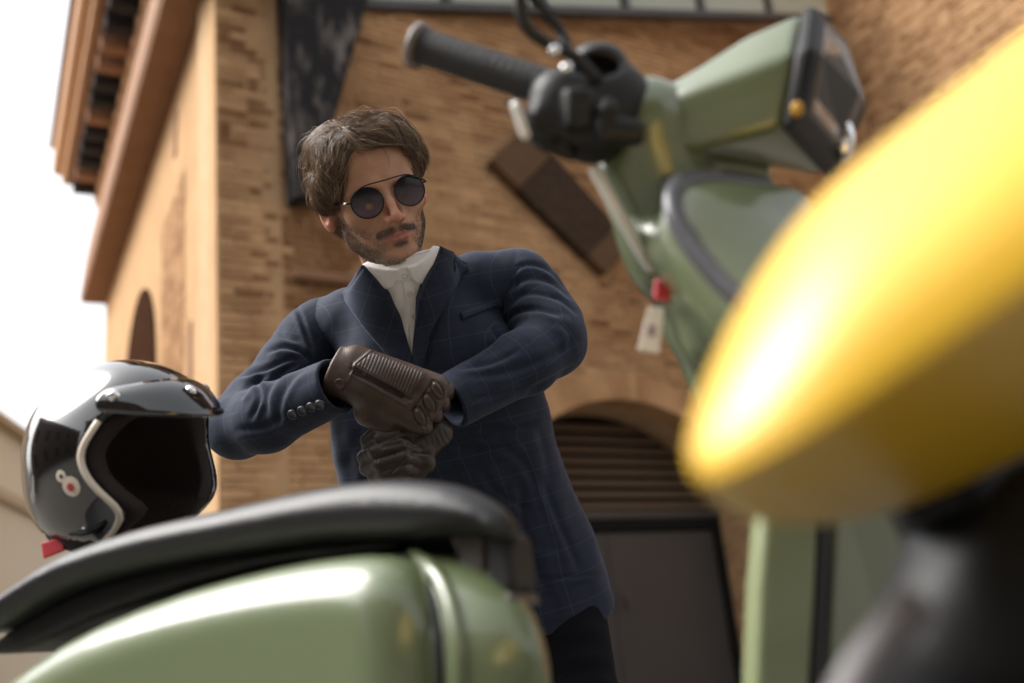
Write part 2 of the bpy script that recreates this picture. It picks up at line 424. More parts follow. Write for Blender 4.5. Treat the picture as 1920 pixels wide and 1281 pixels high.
# quoin strip on the corner
v, f = box_vf(p2(-.0, .0, 0), A2*.22, N2*.022, Z*6.45); bevel(mesh_obj('corner_strip', v, f, M_stucco, building, smooth=False), .01)
def extr(name, prof, m, s0=-.6, s1=EL):
    n = len(prof); v = [p2(s0, a, b) for a, b in prof]+[p2(s1, a, b) for a, b in prof]
    f = [(i, (i+1) % n, n+(i+1) % n, n+i) for i in range(n)]+[tuple(range(n))[::-1], tuple(range(n, 2*n))]
    return mesh_obj(name, v, f, m, building, smooth=False)
cove = [(0.0, 6.5), (.34, 6.5), (.37, 6.57), (.355, 6.75), (.31, 7.2), (.25, 7.6), (.17, 8.0), (.13, 8.12), (-.5, 8.12), (-.5, 6.5)]
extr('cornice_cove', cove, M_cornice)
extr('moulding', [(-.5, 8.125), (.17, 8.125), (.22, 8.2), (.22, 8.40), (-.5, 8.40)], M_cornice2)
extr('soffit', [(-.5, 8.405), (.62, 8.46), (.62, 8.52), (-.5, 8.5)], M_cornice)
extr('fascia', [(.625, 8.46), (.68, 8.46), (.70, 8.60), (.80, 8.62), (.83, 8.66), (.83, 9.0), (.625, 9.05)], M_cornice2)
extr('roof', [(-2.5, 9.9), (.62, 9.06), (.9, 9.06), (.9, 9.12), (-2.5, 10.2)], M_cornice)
s = -.4
while s < EL-.2:
    v, f = box_vf(p2(s, .225, 8.2), A2*.20, N2*.33, Z*.24); bevel(mesh_obj('eave_block', v, f, M_darkwood if random.random() < .5 else M_cornice, building, smooth=False), .015); s += .43
# brick lesene and blind arch on the stucco side
les = brick_list(1.45, 2.75, 1.0, 5.35, False)
vv, ff = join([brick_vf(K+A2*b[0]+Z*b[2]+N2*.001, A2, Z, N2, b[1]-b[0], BH, .012) for b in les])
mesh_obj('brick_patch', vv, ff, M_brick, building, smooth=False, attrs={'tone': np.repeat(rng.uniform(.3, .7, len(les)), 8)}, kind='stuff')
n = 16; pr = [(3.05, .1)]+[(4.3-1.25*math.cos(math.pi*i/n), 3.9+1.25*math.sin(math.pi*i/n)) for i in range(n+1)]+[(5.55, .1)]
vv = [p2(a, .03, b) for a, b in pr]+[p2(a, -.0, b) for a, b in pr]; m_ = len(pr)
mesh_obj('blind_arch', vv, [tuple(range(m_))]+[(i, i+m_, (i+1) % m_+m_, (i+1) % m_) for i in range(m_)], mat('dark_recess_tone', (.040, .020, .012), 1, var=.3, spec=0), building, smooth=False)  # flat raised plate; the depth of the recess is only put into its dark colour
for (s, z, w_, h__) in ((1.9, 5.75, .16, .5), (1.1, 3.2, .14, .5), (2.2, 2.9, .3, .6), (2.95, 3.2, .2, .7)):
    v, f = box_vf(p2(s, .0, z), A2*w_, N2*.018, Z*h__); bevel(mesh_obj('putlog_hole', v, f, M_cornice, building, smooth=False), .01)
# dark timber strut on the brick face
q = [hit(520, -60, K+N1*.08, N1), hit(700, -60, K+N1*.08, N1), hit(598, 300, K+N1*.08, N1), hit(600, 385, K+N1*.08, N1), hit(541, 385, K+N1*.08, N1)]
q[0] = q[0]+(q[0]-q[4])*.4; q[1] = q[1]+(q[1]-q[2])*.4
mid = []
vv = [p+N1*.16 for p in q]+[p-N1*.065 for p in q]
st = mesh_obj('timber_strut', vv, [(4, 3, 2, 1, 0), (5, 6, 7, 8, 9)]+[(i, (i+1) % 5, (i+1) % 5+5, i+5) for i in range(5)], None, smooth=False, label='charred dark timber strut tapering down the brick wall above the man', cat='beam')
m, t, b = new_mat('charred_wood'); N = t.nodes.new; L = t.links.new
tc = N('ShaderNodeTexCoord'); mp = N('ShaderNodeMapping'); mp.inputs['Scale'].default_value = (4, 4, 1.2); L(tc.outputs['Object'], mp.inputs[0])
nz = N('ShaderNodeTexNoise'); nz.inputs['Scale'].default_value = 2.2; nz.inputs['Detail'].default_value = 8; nz.inputs['Roughness'].default_value = .65; L(mp.outputs[0], nz.inputs['Vector'])
cr = N('ShaderNodeValToRGB'); cr.color_ramp.elements[0].position = .5; cr.color_ramp.elements[0].color = (.018, .017, .018, 1); cr.color_ramp.elements[1].position = .68; cr.color_ramp.elements[1].color = (.17, .15, .14, 1)
L(nz.outputs[0], cr.inputs[0]); L(cr.outputs[0], b.inputs['Base Color']); b.inputs['Roughness'].default_value = .75; b.inputs['Specular IOR Level'].default_value = .15
bp = N('ShaderNodeBump'); bp.inputs['Distance'].default_value = .03; L(nz.outputs[0], bp.inputs['Height']); L(bp.outputs[0], b.inputs['Normal']); st.data.materials.append(m)
bevel(st, .02)
# short ledge stone under the strut
pl = hit(545, 515, K, N1); v, f = box_vf(pl-Z*.06, A1*.62, N1*.12, Z*.07); bevel(mesh_obj('stone_ledge', v, f, M_cornice, None, smooth=False, label='short stone ledge on the brick wall just behind the man', cat='ledge'), .01)
# slanted dark hatch hanging on the wall
hc = [hit(x, y, K+N1*.14, N1) for x, y in ((922, 300), (990, 232), (1190, 455), (1138, 512))]
M_rust = mat('rusty_brown_metal', (.045, .028, .018), .6, var=.6, vscale=14, bump=.4, spec=.12); M_rust2 = mat('tan_metal', (.11, .065, .035), .6, var=.3, spec=.12)
hat = empty('slanted_hatch', hc[0], label='dark brown framed hatch hanging slanted on the brick wall', cat='hatch')
def quad_slab(name, c4, th, m, par):
    vv = list(c4)+[p-N1*th for p in c4]; return bevel(mesh_obj(name, vv, [(3, 2, 1, 0), (4, 5, 6, 7)]+[(i, (i+1) % 4, (i+1) % 4+4, i+4) for i in range(4)], m, par, smooth=False), .006)
lp = lambda a, b, t: a+(b-a)*t
e0, e1 = lp(hc[0], hc[3], .24), lp(hc[1], hc[2], .24); g0, g1 = lp(hc[0], hc[3], .84), lp(hc[1], hc[2], .84)
quad_slab('end_board', [hc[0], hc[1], e1, e0], .13, M_rust2, hat); quad_slab('panel', [e0-N1*.02, e1-N1*.02, g1-N1*.02, g0-N1*.02], .11, M_rust, hat); quad_slab('end_board', [g0, g1, hc[2], hc[3]], .13, M_rust2, hat)
# steel beam with a glazed strip across the corner, along the top edge of the picture
bal = empty('glazed_canopy', hit(1100, 10, K+N1*.9, N1), label='dark steel canopy beam with greenish glass panes along the top edge', cat='canopy')
ba, bb = hit(640, 12, K+N1*.06, N1), hit(1566, 38, K+N1*.45, N1)
sb_ = bb-ba; nb_ = np.cross(Z, sb_); nb_ /= np.linalg.norm(nb_); up_ = Z
v, f = box_vf(ba, sb_, nb_*.1, Z*.09); bevel(mesh_obj('rail', v, f, M_steel, bal, smooth=False))
v, f = box_vf(ba+Z*.42, sb_, nb_*.1, Z*.09); bevel(mesh_obj('rail', v, f, M_steel, bal, smooth=False))
mg, t, b = new_mat('greenish_glass'); b.inputs['Base Color'].default_value = (.34, .36, .3, 1); b.inputs['Roughness'].default_value = .3
for i in range(6):
    a_ = ba+sb_*(i/6+.01)+nb_*.04+Z*.092; v, f = box_vf(a_, sb_*.147, nb_*.012, Z*.326); mesh_obj('pane', v, f, mg, bal, smooth=False)
for i in range(1, 6):
    v, f = box_vf(ba+sb_*(i/6-.004)+nb_*.01+Z*.091, sb_*.012, nb_*.07, Z*.328); mesh_obj('post', v, f, M_steel, bal, smooth=False)
# pale building far left
M_pale = mat('pale_cream_render', (.70, .58, .44), .9, bump=.3, var=.08, vscale=.7, spec=.12)
M_pale2 = mat('beige_band', (.5, .38, .26), .9, var=.1, spec=.12)
pb0 = np.array([-8.12, 15, 0]); pd = np.array([-.152, .988, 0]); pn = np.array([-.988, -.152, 0])
pal = empty('pale_building', pb0, label='pale cream rendered building at the far left edge', cat='building')
v, f = box_vf(pb0-pd*7, pd*22, pn*6, Z*4.95); mesh_obj('wall', v, f, M_pale, pal, smooth=False)
v, f = box_vf(pb0-pd*7.1-pn*.12, pd*22.2, pn*.115, Z*.16); v[:, 2] += 3.82; mesh_obj('string_course', v, f, M_pale2, pal, smooth=False)
v, f = box_vf(pb0-pd*7.1-pn*.2, pd*22.2, pn*6.3, Z*.12); v[:, 2] += 4.955; mesh_obj('coping', v, f, M_pale2, pal, smooth=False)
# houses behind the camera (they show in the gloss of helmet and scooter)
M_ocre = mat('ochre_render', (.17, .125, .08), .9, bump=.2, var=.15, vscale=.6)
opp = empty('street_house', (0, -10, 0), label='ochre street house across the square, seen only in reflections', cat='building')
v, f = box_vf((-9, -10, 0), (19, -1.5, 0), (0, -5, 0), (0, 0, 7.8)); mesh_obj('wall', v, f, M_ocre, opp, smooth=False)
for i in range(6):
    for zz in (.8, 3.9):
        c = np.array([-7.5+i*3, -10-1.5*(1.5+i*3)/19+.03, zz]); v, f = box_vf(c, (1.0, -.079, 0), (0, -.02, 0), (0, 0, 1.7)); mesh_obj('window', v, f, M_steel, opp, smooth=False)
v, f = box_vf((-9.3, -9.6, 7.81), (19.6, -1.55, 0), (0, -5.6, 0), (0, 0, .3)); mesh_obj('cornice', v, f, M_cornice, opp, smooth=False)

side_h = empty('side_house', (-13, -2, 0), label='brown street house on the left side of the square, seen in the helmet reflection', cat='building')
M_brn = mat('brown_render', (.15, .105, .07), .9, bump=.2, var=.15, vscale=.6, spec=.1)
v, f = box_vf((-13, -13, 0), (1.0, 17.5, 0), (-4, 0, 0), (0, 0, 6.6)); mesh_obj('wall', v, f, M_brn, side_h, smooth=False)
for i in range(5):
    for zz in (.9, 3.8):
        yy = -11.5+i*3.4; v, f = box_vf((-13+(yy+13)/17.5+.01, yy, zz), (.057, 1.0, 0), (.03, 0, 0), (0, 0, 1.6)); mesh_obj('window', v, f, M_void, side_h, smooth=False)
v, f = box_vf((-12.7, -13.2, 6.61), (1.0, 18, 0), (-4.5, 0, 0), (0, 0, .25)); mesh_obj('cornice', v, f, M_cornice, side_h, smooth=False)
# ================================================================== THE MAN
F32 = np.float32
def rotm(yaw, pitch, roll):
    cy, sy, cp, sp, cr, sr = [f(R_(a)) for a in (yaw, pitch, roll) for f in (math.cos, math.sin)]
    Y = np.array([[cy, 0, sy], [0, 1, 0], [-sy, 0, cy]]); X = np.array([[1, 0, 0], [0, cp, -sp], [0, sp, cp]]); Zr = np.array([[cr, -sr, 0], [sr, cr, 0], [0, 0, 1]])
    return Zr @ X @ Y
HM = rotm(18, 14, 15)                                   # head axes: right, up, face-forward
HC = Q(725, 361, 1.60)-HM @ np.array([0, .003, .095])
def h2v(p): return np.asarray(p, float) @ HM.T+HC
def v2h(q): return ((np.asarray(q, F32)-HC.astype(F32)) @ HM.astype(F32))
man_foot = to_world(Q(960, 1090, 1.95)); man_foot[2] = 0
man = empty('person', man_foot, label='man in navy plaid blazer and round sunglasses pulling on brown leather gloves', cat='person')
NECKB = v2h(Q(757, 570, 1.76))
def sd_head(h):
    X = np.abs(h[..., 0]); m = np.stack([X, h[..., 1], h[..., 2]], -1)
    d = s_ell(h, (0, .040, -.016), (.0765, .083, .100))
    d = smin(d, s_ell(h, (0, .045, .030), (.060, .052, .052)), .03)
    d = smin(d, s_ell(h, (0, -.026, .028), (.0600, .082, .060)), .03)
    d = smin(d, s_sph(m, (.045, -.022, .052), .0225), .022)
    d = smin(d, s_cap(m, (.056, -.015, -.008), (.0490, -.064, .004), .016), .025)
    d = smin(d, s_cap(m, (.0470, -.062, .006), (.018, -.1035, .066), .0165, .015), .022)
    d = smin(d, s_ell(h, (0, -.103, .074), (.024, .0180, .0195)), .016)
    d = smin(d, s_ell(h, (0, -.072, .028), (.045, .036, .052)), .025)
    d = smin(d, s_cap(m, (.012, .0165, .083), (.044, .0145, .066), .0105, .010), .014)
    d = smax(d, -s_ell(m, (.031, -.004, .098), (.019, .0125, .015)), .012)
    d = smin(d, s_sph(m, (.031, -.004, .0715), .0130), .004)
    n = s_chain(h, [(0, .010, .088), (0, -.014, .1020), (0, -.033, .1135)], [.0060, .0062, .0076], .006)
    n = smin(n, s_sph(h, (0, -.0368, .1145), .0086), .005)
    n = smin(n, s_ell(m, (.0112, -.0400, .1020), (.0068, .0072, .0105)), .005)
    n = smin(n, s_cap(m, (.008, -.004, .086), (.013, -.036, .088), .008, .009), .008)
    d = smin(d, n, .008)
    d = smax(d, -s_ell(m, (.0062, -.0475, .1085), (.0036, .0034, .0052)), .002)
    d = smin(d, s_ell(h, (0, -.064, .0755), (.030, .026, .0195)), .015)
    u = s_chain(m, [(0, -.0648, .0955), (.0095, -.0638, .0945), (.0310, -.0690, .0825)], [.0036, .0037, .0018], .003)
    l_ = s_chain(m, [(0, -.0732, .0940), (.012, -.0728, .0922), (.0295, -.0702, .0828)], [.0046, .0042, .0018], .003)
    d = smin(d, smin(u, l_, .0012), .0035)
    d = smax(d, -s_chain(m, [(0, -.0686, .1005), (.012, -.0682, .0980), (.0325, -.0700, .0850)], [.0016, .0015, .0017], .002), .0022)
    d = smax(d, -s_ell(h, (0, -.0865, .1000), (.017, .0058, .0085)), .008)
    d = smax(d, -s_cap(m, (.0175, -.042, .1000), (.0345, -.070, .0855), .0016, .0022), .008)
    ear = s_ell(m, (.0835, -.013, -.014), (.0105, .0310, .0185), rotm(-20, 0, 0)[[0, 1, 2]])
    ear = smax(ear, -s_ell(m, (.0915, -.008, -.007), (.0075, .019, .0105)), .004)
    d = smin(d, ear, .006)
    d = smin(d, s_cap(h, (.004, -.045, -.018), NECKB, .056, .046), .028)
    d = smin(d, s_cap(h, (0, -.10, .03), NECKB+np.array([0, .06, .02]), .012, .012), .03)
    return d
MB = [(.066, -.018, -.002), (.062, -.045, .008), (.053, -.070, .024), (.037, -.096, .052), (.019, -.114, .072), (0, -.118, .078)]
def beard_mask(h):
    X = np.abs(h[..., 0]); m = np.stack([X, h[..., 1], h[..., 2]], -1).astype(F32)
    sm = lambda d, a, b: np.clip((b-d)/(b-a), 0, 1)
    j = sm(s_chain(m, MB, [.009, .014, .019, .020, .017, .016], .004), -.002, .007)
    mo = sm(s_cap(m, (.002, -.0560, .101), (.033, -.0625, .084), .0044, .0050), -.0015, .004)*1.25
    mo = mo*np.clip((X-.0003)/.003, .8, 1)
    sp = sm(s_ell(h, (0, -.0825, .094), (.0115, .0036, .012)), -.001, .003)*1.2
    cn = sm(s_cap(m, (.0295, -.068, .088), (.034, -.092, .070), .006, .012), -.001, .007)*.5
    ck = sm(s_cap(m, (.056, -.045, .035), (.040, -.075, .068), .018, .016), -.001, .018)*.45
    nk = np.clip((-.112-h[..., 1])/.012, 0, 1)*np.clip((h[..., 2]-.0)/.03, 0, 1)*.45
    lip = s_chain(m, [(0, -.0688, .097), (.030, -.0698, .085)], [.0080, .0036], .003)
    b = np.maximum.reduce([j, mo, sp, cn, ck, nk]); return b*np.clip((lip+.0015)/.003, 0, 1)
def lip_mask(h):
    X = np.abs(h[..., 0]); m = np.stack([X, h[..., 1], h[..., 2]], -1).astype(F32)
    d = np.minimum(s_chain(m, [(0, -.0650, .097), (.0085, -.0645, .096), (.0300, -.0692, .084)], [.0036, .0034, .0014], .002),
                   s_chain(m, [(0, -.0728, .096), (.011, -.0724, .094), (.0285, -.0705, .084)], [.0054, .0046, .0014], .002))
    return np.clip(.5-d/.002, 0, 1)
V, Fq = surface(sd_head, (-.105, -.235, -.135), (.105, .14, .135), .0019)
V = V-(sd_head(V.astype(F32))[:, None])*grad(sd_head, V)*.8
hd = V.astype(F32)
ear_red = np.clip((np.abs(hd[:, 0])-.072)/.008, 0, 1)
nose_red = np.clip(1-ln(hd-np.array([0, -.036, .112], F32))/.03, 0, 1)
pores = vnoise(V, 400, 2)*.00012+vnoise(V, 90, 3)*.0002
for yy_, am_ in ((.052, .0007), (.062, .0006), (.041, .0005)):       # forehead lines
    pores = pores-am_*np.exp(-((V[:, 1]-yy_-.003*np.cos(V[:, 0]*60)-.001*vnoise(V, 60, 8))/.0016)**2)*np.clip(1-np.abs(V[:, 0])/.04, 0, 1)*(V[:, 2] > .04)
V = V+grad(sd_head, V)*pores[:, None]
body = mesh_obj('body', to_world(h2v(V)), Fq, None, man, attrs={'beard': beard_mask(hd), 'lips': lip_mask(hd), 'red': np.maximum(ear_red, nose_red)*.8+.25*np.clip(1-ln(np.stack([np.abs(hd[:, 0])-.045, hd[:, 1]+.03, hd[:, 2]-.06], -1))/.03, 0, 1)})
m, t, b = new_mat('skin'); N = t.nodes.new; L = t.links.new
def mixc(fac, c1, c2, t=t):
    x = t.nodes.new('ShaderNodeMix'); x.data_type = 'RGBA'
    for s_, c in ((6, c1), (7, c2)):
        if isinstance(c, tuple): x.inputs[s_].default_value = (*c, 1)
        else: t.links.new(c, x.inputs[s_])
    if isinstance(fac, float): x.inputs[0].default_value = fac
    else: t.links.new(fac, x.inputs[0])
    return x.outputs[2]
def attr(name, t=t):
    a = t.nodes.new('ShaderNodeAttribute'); a.attribute_name = name; return a.outputs['Fac']
geo = N('ShaderNodeTexCoord'); nz = N('ShaderNodeTexNoise'); nz.inputs['Scale'].default_value = 35; nz.inputs['Detail'].default_value = 6; L(geo.outputs['Object'], nz.inputs['Vector'])
base = mixc(nz.outputs[0], (.34, .155, .085), (.56, .31, .195))
base = mixc(attr('red'), base, (.52, .20, .135))
base = mixc(attr('lips'), base, (.40, .15, .12))
n3 = N('ShaderNodeTexNoise'); n3.inputs['Scale'].default_value = 900; n3.inputs['Detail'].default_value = 2; L(geo.outputs['Object'], n3.inputs['Vector'])
mu = N('ShaderNodeMath'); mu.operation = 'MULTIPLY'; L(attr('beard'), mu.inputs[0]); mr = N('ShaderNodeMapRange'); mr.inputs[1].default_value = .3; mr.inputs[2].default_value = .7; mr.inputs[3].default_value = .2; mr.inputs[4].default_value = .85; L(n3.outputs[0], mr.inputs[0]); L(mr.outputs[0], mu.inputs[1])
base = mixc(mu.outputs[0], base, (.11, .075, .055))
L(base, b.inputs['Base Color']); b.inputs['Roughness'].default_value = .48; b.inputs['Specular IOR Level'].default_value = .4
b.inputs['Subsurface Weight'].default_value = .12; b.inputs['Subsurface Radius'].default_value = (.012, .004, .002); b.inputs['Subsurface Scale'].default_value = .6
bp = N('ShaderNodeBump'); bp.inputs['Distance'].default_value = .0009; bp.inputs['Strength'].default_value = .9
n4 = N('ShaderNodeTexNoise'); n4.inputs['Scale'].default_value = 550; L(geo.outputs['Object'], n4.inputs['Vector']); L(n4.outputs[0], bp.inputs['Height']); L(bp.outputs[0], b.inputs['Normal'])
body.data.materials.append(m)
# ---------- hair
def strands_mesh(name, S, rad, tone, matl, parent, sides=3):
    """S (n, k, 3) in head space -> tapered prisms"""
    n, k, _ = S.shape; T = np.gradient(S, axis=1); T /= ln(T)[..., None]+1e-9
    ref = np.array([.3, .2, .93]); A = np.cross(T, ref); A /= ln(A)[..., None]+1e-9; B_ = np.cross(T, A)
    tt = np.linspace(0, 1, k); r = np.asarray(rad)[:, None]*(1-.85*tt**2)[None]
    ang = np.arange(sides)*2*math.pi/sides
    V = S[:, :, None]+r[..., None, None]*(np.cos(ang)[None, None, :, None]*A[:, :, None]+np.sin(ang)[None, None, :, None]*B_[:, :, None])
    idx = np.arange(n*k*sides).reshape(n, k, sides); a = idx[:, :-1]; c = idx[:, 1:]
    Fq = np.stack([a, np.roll(a, -1, 2), np.roll(c, -1, 2), c], -1).reshape(-1, 4)
    return mesh_obj(name, to_world(h2v(V.reshape(-1, 3))), Fq, matl, parent, attrs={'tone': np.repeat(tone, k*sides), 'tipness': np.tile(np.repeat(tt, sides), n)})
def hair_mat(name, c0, c1, c2):
    m, t, b = new_mat(name); a = t.nodes.new('ShaderNodeAttribute'); a.attribute_name = 'tone'
    cr = t.nodes.new('ShaderNodeValToRGB'); e = cr.color_ramp.elements; e[0].color = (*c0, 1); e[1].color = (*c2, 1); q = e.new(.55); q.color = (*c1, 1)
    t.links.new(a.outputs['Fac'], cr.inputs[0]); t.links.new(cr.outputs[0], b.inputs['Base Color'])
    b.inputs['Roughness'].default_value = .34; b.inputs['Specular IOR Level'].default_value = .6; return m
M_hair = hair_mat('brown_hair', (.034, .020, .012), (.17, .097, .052), (.46, .33, .22))
def sd_hair(h):
    d = s_ell(h, (-.002, .045, -.024), (.0875, .079, .104))
    d = smin(d, s_ell(h, (.006, .090, .016), (.070, .030, .070)), .02)
    d = smin(d, s_ell(h, (-.043, .086, .020), (.045, .032, .055)), .02)
    d = smin(d, s_chain(h, [(-.030, .092, .066), (-.062, .066, .056), (-.076, .036, .034), (-.080, .012, .006), (-.079, .002, -.008)], [.016, .019, .018, .013, .009], .015), .014)
    d = smin(d, s_chain(h, [(-.005, .088, .070), (.034, .085, .068), (.062, .069, .052), (.078, .044, .028), (.080, .020, .006)], [.013, .016, .016, .013, .008], .015), .012)
    d = smin(d, s_ell(h, (0, -.02, -.060), (.074, .070, .045)), .03)
    face = s_ell(h, (.012, -.010, .105), (.066, .093, .066)); d = smax(d, -face, .012)
    d = smax(d, -s_ell(h, (0, -.045, .030), (.13, .052, .062)), .008)
    return smax(d, h[..., 1]*-1-.075, .01)
def hair_base(h):                                         # locks: waves along the fall of the hair
    return sd_hair(h)+.0045-.0022*np.sin(h[..., 2]*230+h[..., 0]*40+4*vnoise(h, 22, 5))*np.clip(vnoise(h, 30, 9)+.6, 0, 1)
V, Fq = surface(hair_base, (-.125, -.105, -.15), (.125, .155, .12), .0026)
hair = mesh_obj('hair', to_world(h2v(V)), Fq, None, man, attrs={'tone': np.clip(.12+.1*vnoise(V, 60, 4), 0, 1)})
hair.data.materials.append(M_hair)
def grow(P0, nstep, step, off, dirfn, wob, seed, wave=.5):
    S = [P0]; p = P0.copy(); prev = None
    for i in range(nstep):
        D = dirfn(p)+wave*np.stack([vnoise(p, 17, seed), vnoise(p, 17, seed+1), vnoise(p, 17, seed+2)], -1)+wob
        gn = grad(sd_hair, p, .002); D = D-gn*np.einsum('ij,ij->i', D, gn)[:, None]
        D /= ln(D)[:, None]+1e-6
        if prev is not None: D = .55*D+.45*prev; D /= ln(D)[:, None]+1e-6
        prev = D; p = p+D*step[:, None]
        dd = sd_hair(p.astype(F32)); gn = grad(sd_hair, p, .002); p = p+gn*(off-dd)[:, None]*.8
        S.append(p.copy())
    return np.stack(S, 1)
PARTX = -.034
def hair_dir(p):
    side = np.tanh((p[:, 0]-PARTX-.004*np.sin(p[:, 2]*60))/.012)
    fr = np.clip((p[:, 2]-.02)/.05, 0, 1); low = np.clip((.06-p[:, 1])/.06, 0, 1)
    fx = np.clip(1.05-np.abs(p[:, 0])/.085, 0, 1)
    return np.stack([side*(1.0-.55*low)*fx, -.35-.9*low-.5*(1-fx), np.where(side > 0, .25*fr-.45*low-.25*(1-fr), .12*fr-.30*low-.3*(1-fr))], -1)
V2 = V[(V[:, 1] > .012)]; 
n_ = 26000
nclump = 3400
ci = rng.integers(0, len(V2), nclump); C0 = V2[ci]
wobc = rng.normal(0, .13, (nclump, 3)); wavc = rng.uniform(0, 3, nclump)
offc = rng.uniform(.0000, .0065, nclump)
stepc = rng.uniform(.0042, .0080, nclump)
cg = grow(C0, 13, stepc, offc, hair_dir, wobc, 20, .38)
cl = rng.integers(0, nclump, n_); S = cg[cl]
spread = rng.normal(0, 1, (n_, 3)); tt = np.linspace(0, 1, S.shape[1])
S = S+spread[:, None]*(.0026*(1-tt)+.0010+.0006*np.abs(tt-.5))[None, :, None]
ctone = np.clip(rng.normal(.44, .33, nclump), 0, 1)
tone = np.clip(ctone[cl]+rng.normal(0, .12, n_), 0, 1)
# keep hair off the face
def off_face(S): 
    inside = (np.abs(S[..., 0]-.006) < .056) & (S[..., 1] < .068) & (S[..., 2] > .055)
    return inside.mean(1) < .22
k_ = off_face(S); S, tone = S[k_], tone[k_]
strands_mesh('hair_strand', S, rng.uniform(.00018, .00034, len(S)), tone, M_hair, hair)['kind'] = 'stuff'
# flyaways
nf = 1300; C1 = V2[rng.integers(0, len(V2), nf)]
S = grow(C1, 13, rng.uniform(.003, .008, nf), rng.uniform(.001, .006, nf), hair_dir, rng.normal(0, .5, (nf, 3)), 40, .9)
lift = rng.uniform(0, 1, nf)**1.6*.020; gn = grad(sd_hair, S[:, 6], .002)
S = S+gn[:, None]*(np.sin(tt*2.4)[None, :, None]*lift[:, None, None])+rng.normal(0, .001, (nf, 1, 3))
k_ = off_face(S); S = S[k_]
strands_mesh('loose_hair', S, np.full(len(S), .00022), rng.uniform(.3, 1, len(S)), M_hair, hair)['kind'] = 'stuff'
# the single lock that falls across the forehead
fl = smooth_path([(-.004, .088, .080), (.012, .078, .086), (.019, .058, .089), (.017, .036, .0905)], 5)[None]; fl2 = fl+np.array([.003, .002, .001])*np.linspace(1, 0, fl.shape[1])[None, :, None]
strands_mesh('forelock', np.concatenate([fl, fl2]), np.array([.0004, .0003]), np.array([.2, .3]), M_hair, hair)
# ---------- beard and brows
M_beard = hair_mat('salt_and_pepper_beard', (.035, .025, .018), (.15, .108, .078), (.52, .45, .37))
bm = beard_mask(hd); cand = np.where((bm > .12) & (hd[:, 1] > -.15))[0]
pr = bm[cand]**1.2; pr /= pr.sum(); pick = rng.choice(cand, 8000, p=pr)
P0 = V_h = hd[pick]+rng.normal(0, .0012, (len(pick), 3)).astype(F32)
P0 = P0-sd_head(P0)[:, None]*grad(sd_head, P0)
gn = grad(sd_head, P0)
mous = (P0[:, 1] > -.072) & (np.abs(P0[:, 0]) < .033)
sx = np.sign(P0[:, 0])
D = np.stack([np.where(mous, sx*.7, sx*.05), np.full(len(P0), -.8), np.where(mous, 0, .25)], -1)+rng.normal(0, .28, (len(P0), 3))
D = D-gn*np.einsum('ij,ij->i', D, gn)[:, None]; D /= ln(D)[:, None]
lenb = np.where(mous, rng.uniform(.003, .0058, len(P0)), rng.uniform(.0022, .0052, len(P0)))*np.clip(bm[pick]+.25, 0, 1.1)
k_ = np.linspace(0, 1, 4)
S = P0[:, None]+D[:, None]*(lenb[:, None]*k_)[..., None]+gn[:, None]*(lenb[:, None]*(.55*k_-.28*k_**2))[..., None]
low = np.clip((-.075-P0[:, 1])/.03, 0, 1)*(~mous)
tb = np.clip(rng.normal(.36, .18, len(P0))+low*np.where(rng.random(len(P0)) < .5, .5, .1), 0, 1); tb = np.where(mous, tb*.75, tb)
beard = strands_mesh('beard', S, rng.uniform(.00013, .00024, len(P0)), tb, M_beard, man); beard['kind'] = 'stuff'
for sgn in (-1, 1):
    nb = 260; u = rng.random(nb); c = np.stack([sgn*(.012+.036*u), .0125+.004*np.sin(u*2.6)-.004*u+rng.normal(0, .0016, nb), .09-.02*u], -1).astype(F32)
    for _ in range(3): c = c-sd_head(c)[:, None]*grad(sd_head, c)
    D = np.stack([np.full(nb, sgn*.9), .35-.7*u, -.3*u], -1)+rng.normal(0, .15, (nb, 3)); gn = grad(sd_head, c)
    S = c[:, None]+D[:, None]*(rng.uniform(.005, .009, nb)[:, None]*k_)[..., None]+gn[:, None]*.0012*np.sin(k_*2.5)[None, :, None]
    strands_mesh('eyebrow', S, np.full(nb, .00028), rng.uniform(0, .35, nb), M_beard, man)
# ---------- sunglasses
M_frame = mat('black_metal_frame', (.012, .012, .014), .22, metal=.6, var=0); M_chrome = mat('bright_metal', (.75, .75, .76), .12, metal=1, var=0)
m, t, b = new_mat('smoked_lens'); tc = t.nodes.new('ShaderNodeAttribute'); tc.attribute_name = 'grad'
cr = t.nodes.new('ShaderNodeValToRGB'); cr.color_ramp.elements[0].color = (.10, .065, .078, 1); cr.color_ramp.elements[1].color = (.012, .010, .014, 1)
t.links.new(tc.outputs['Fac'], cr.inputs[0]); t.links.new(cr.outputs[0], b.inputs['Base Color']); b.inputs['Roughness'].default_value = .14; b.inputs['Specular IOR Level'].default_value = .28; M_lens = m
sung = mesh_obj('sunglasses', [h2v([0, 0, .1])]*0+[to_world(h2v([0, .02, .1]))], [], None, man)
bpy.data.objects.remove(sung)
def w_(v): return to_world(h2v(v))
gl_c = []
for sgn in (-1, 1):
    c = np.array([sgn*.0363, -.0035, .1005 if sgn < 0 else .1000]); wrap = R_(7)*sgn
    ex = np.array([math.cos(wrap), 0, -math.sin(wrap)]); ey = np.array([0, 1, -.10]); ey /= np.linalg.norm(ey); ez = np.cross(ex, ey)
    gl_c.append((c, ex, ey, ez))
def lens_r(a):   # soft aviator outline
    y = math.sin(a); return .0254*(1-.05*max(y, 0)**2)*(1+.02*math.cos(2*a))
top = smooth_path([gl_c[0][0]+np.array([-.021, .0150, -.001]), gl_c[0][0]+np.array([0, .0258, .0015]), (0, .0232, .1045), gl_c[1][0]+np.array([0, .0258, .0015]), gl_c[1][0]+np.array([.021, .0150, -.001])], 8)
v, f = tube_vf(w_(top), .00105, 8); frame = mesh_obj('sunglasses', v, f, M_frame, man)
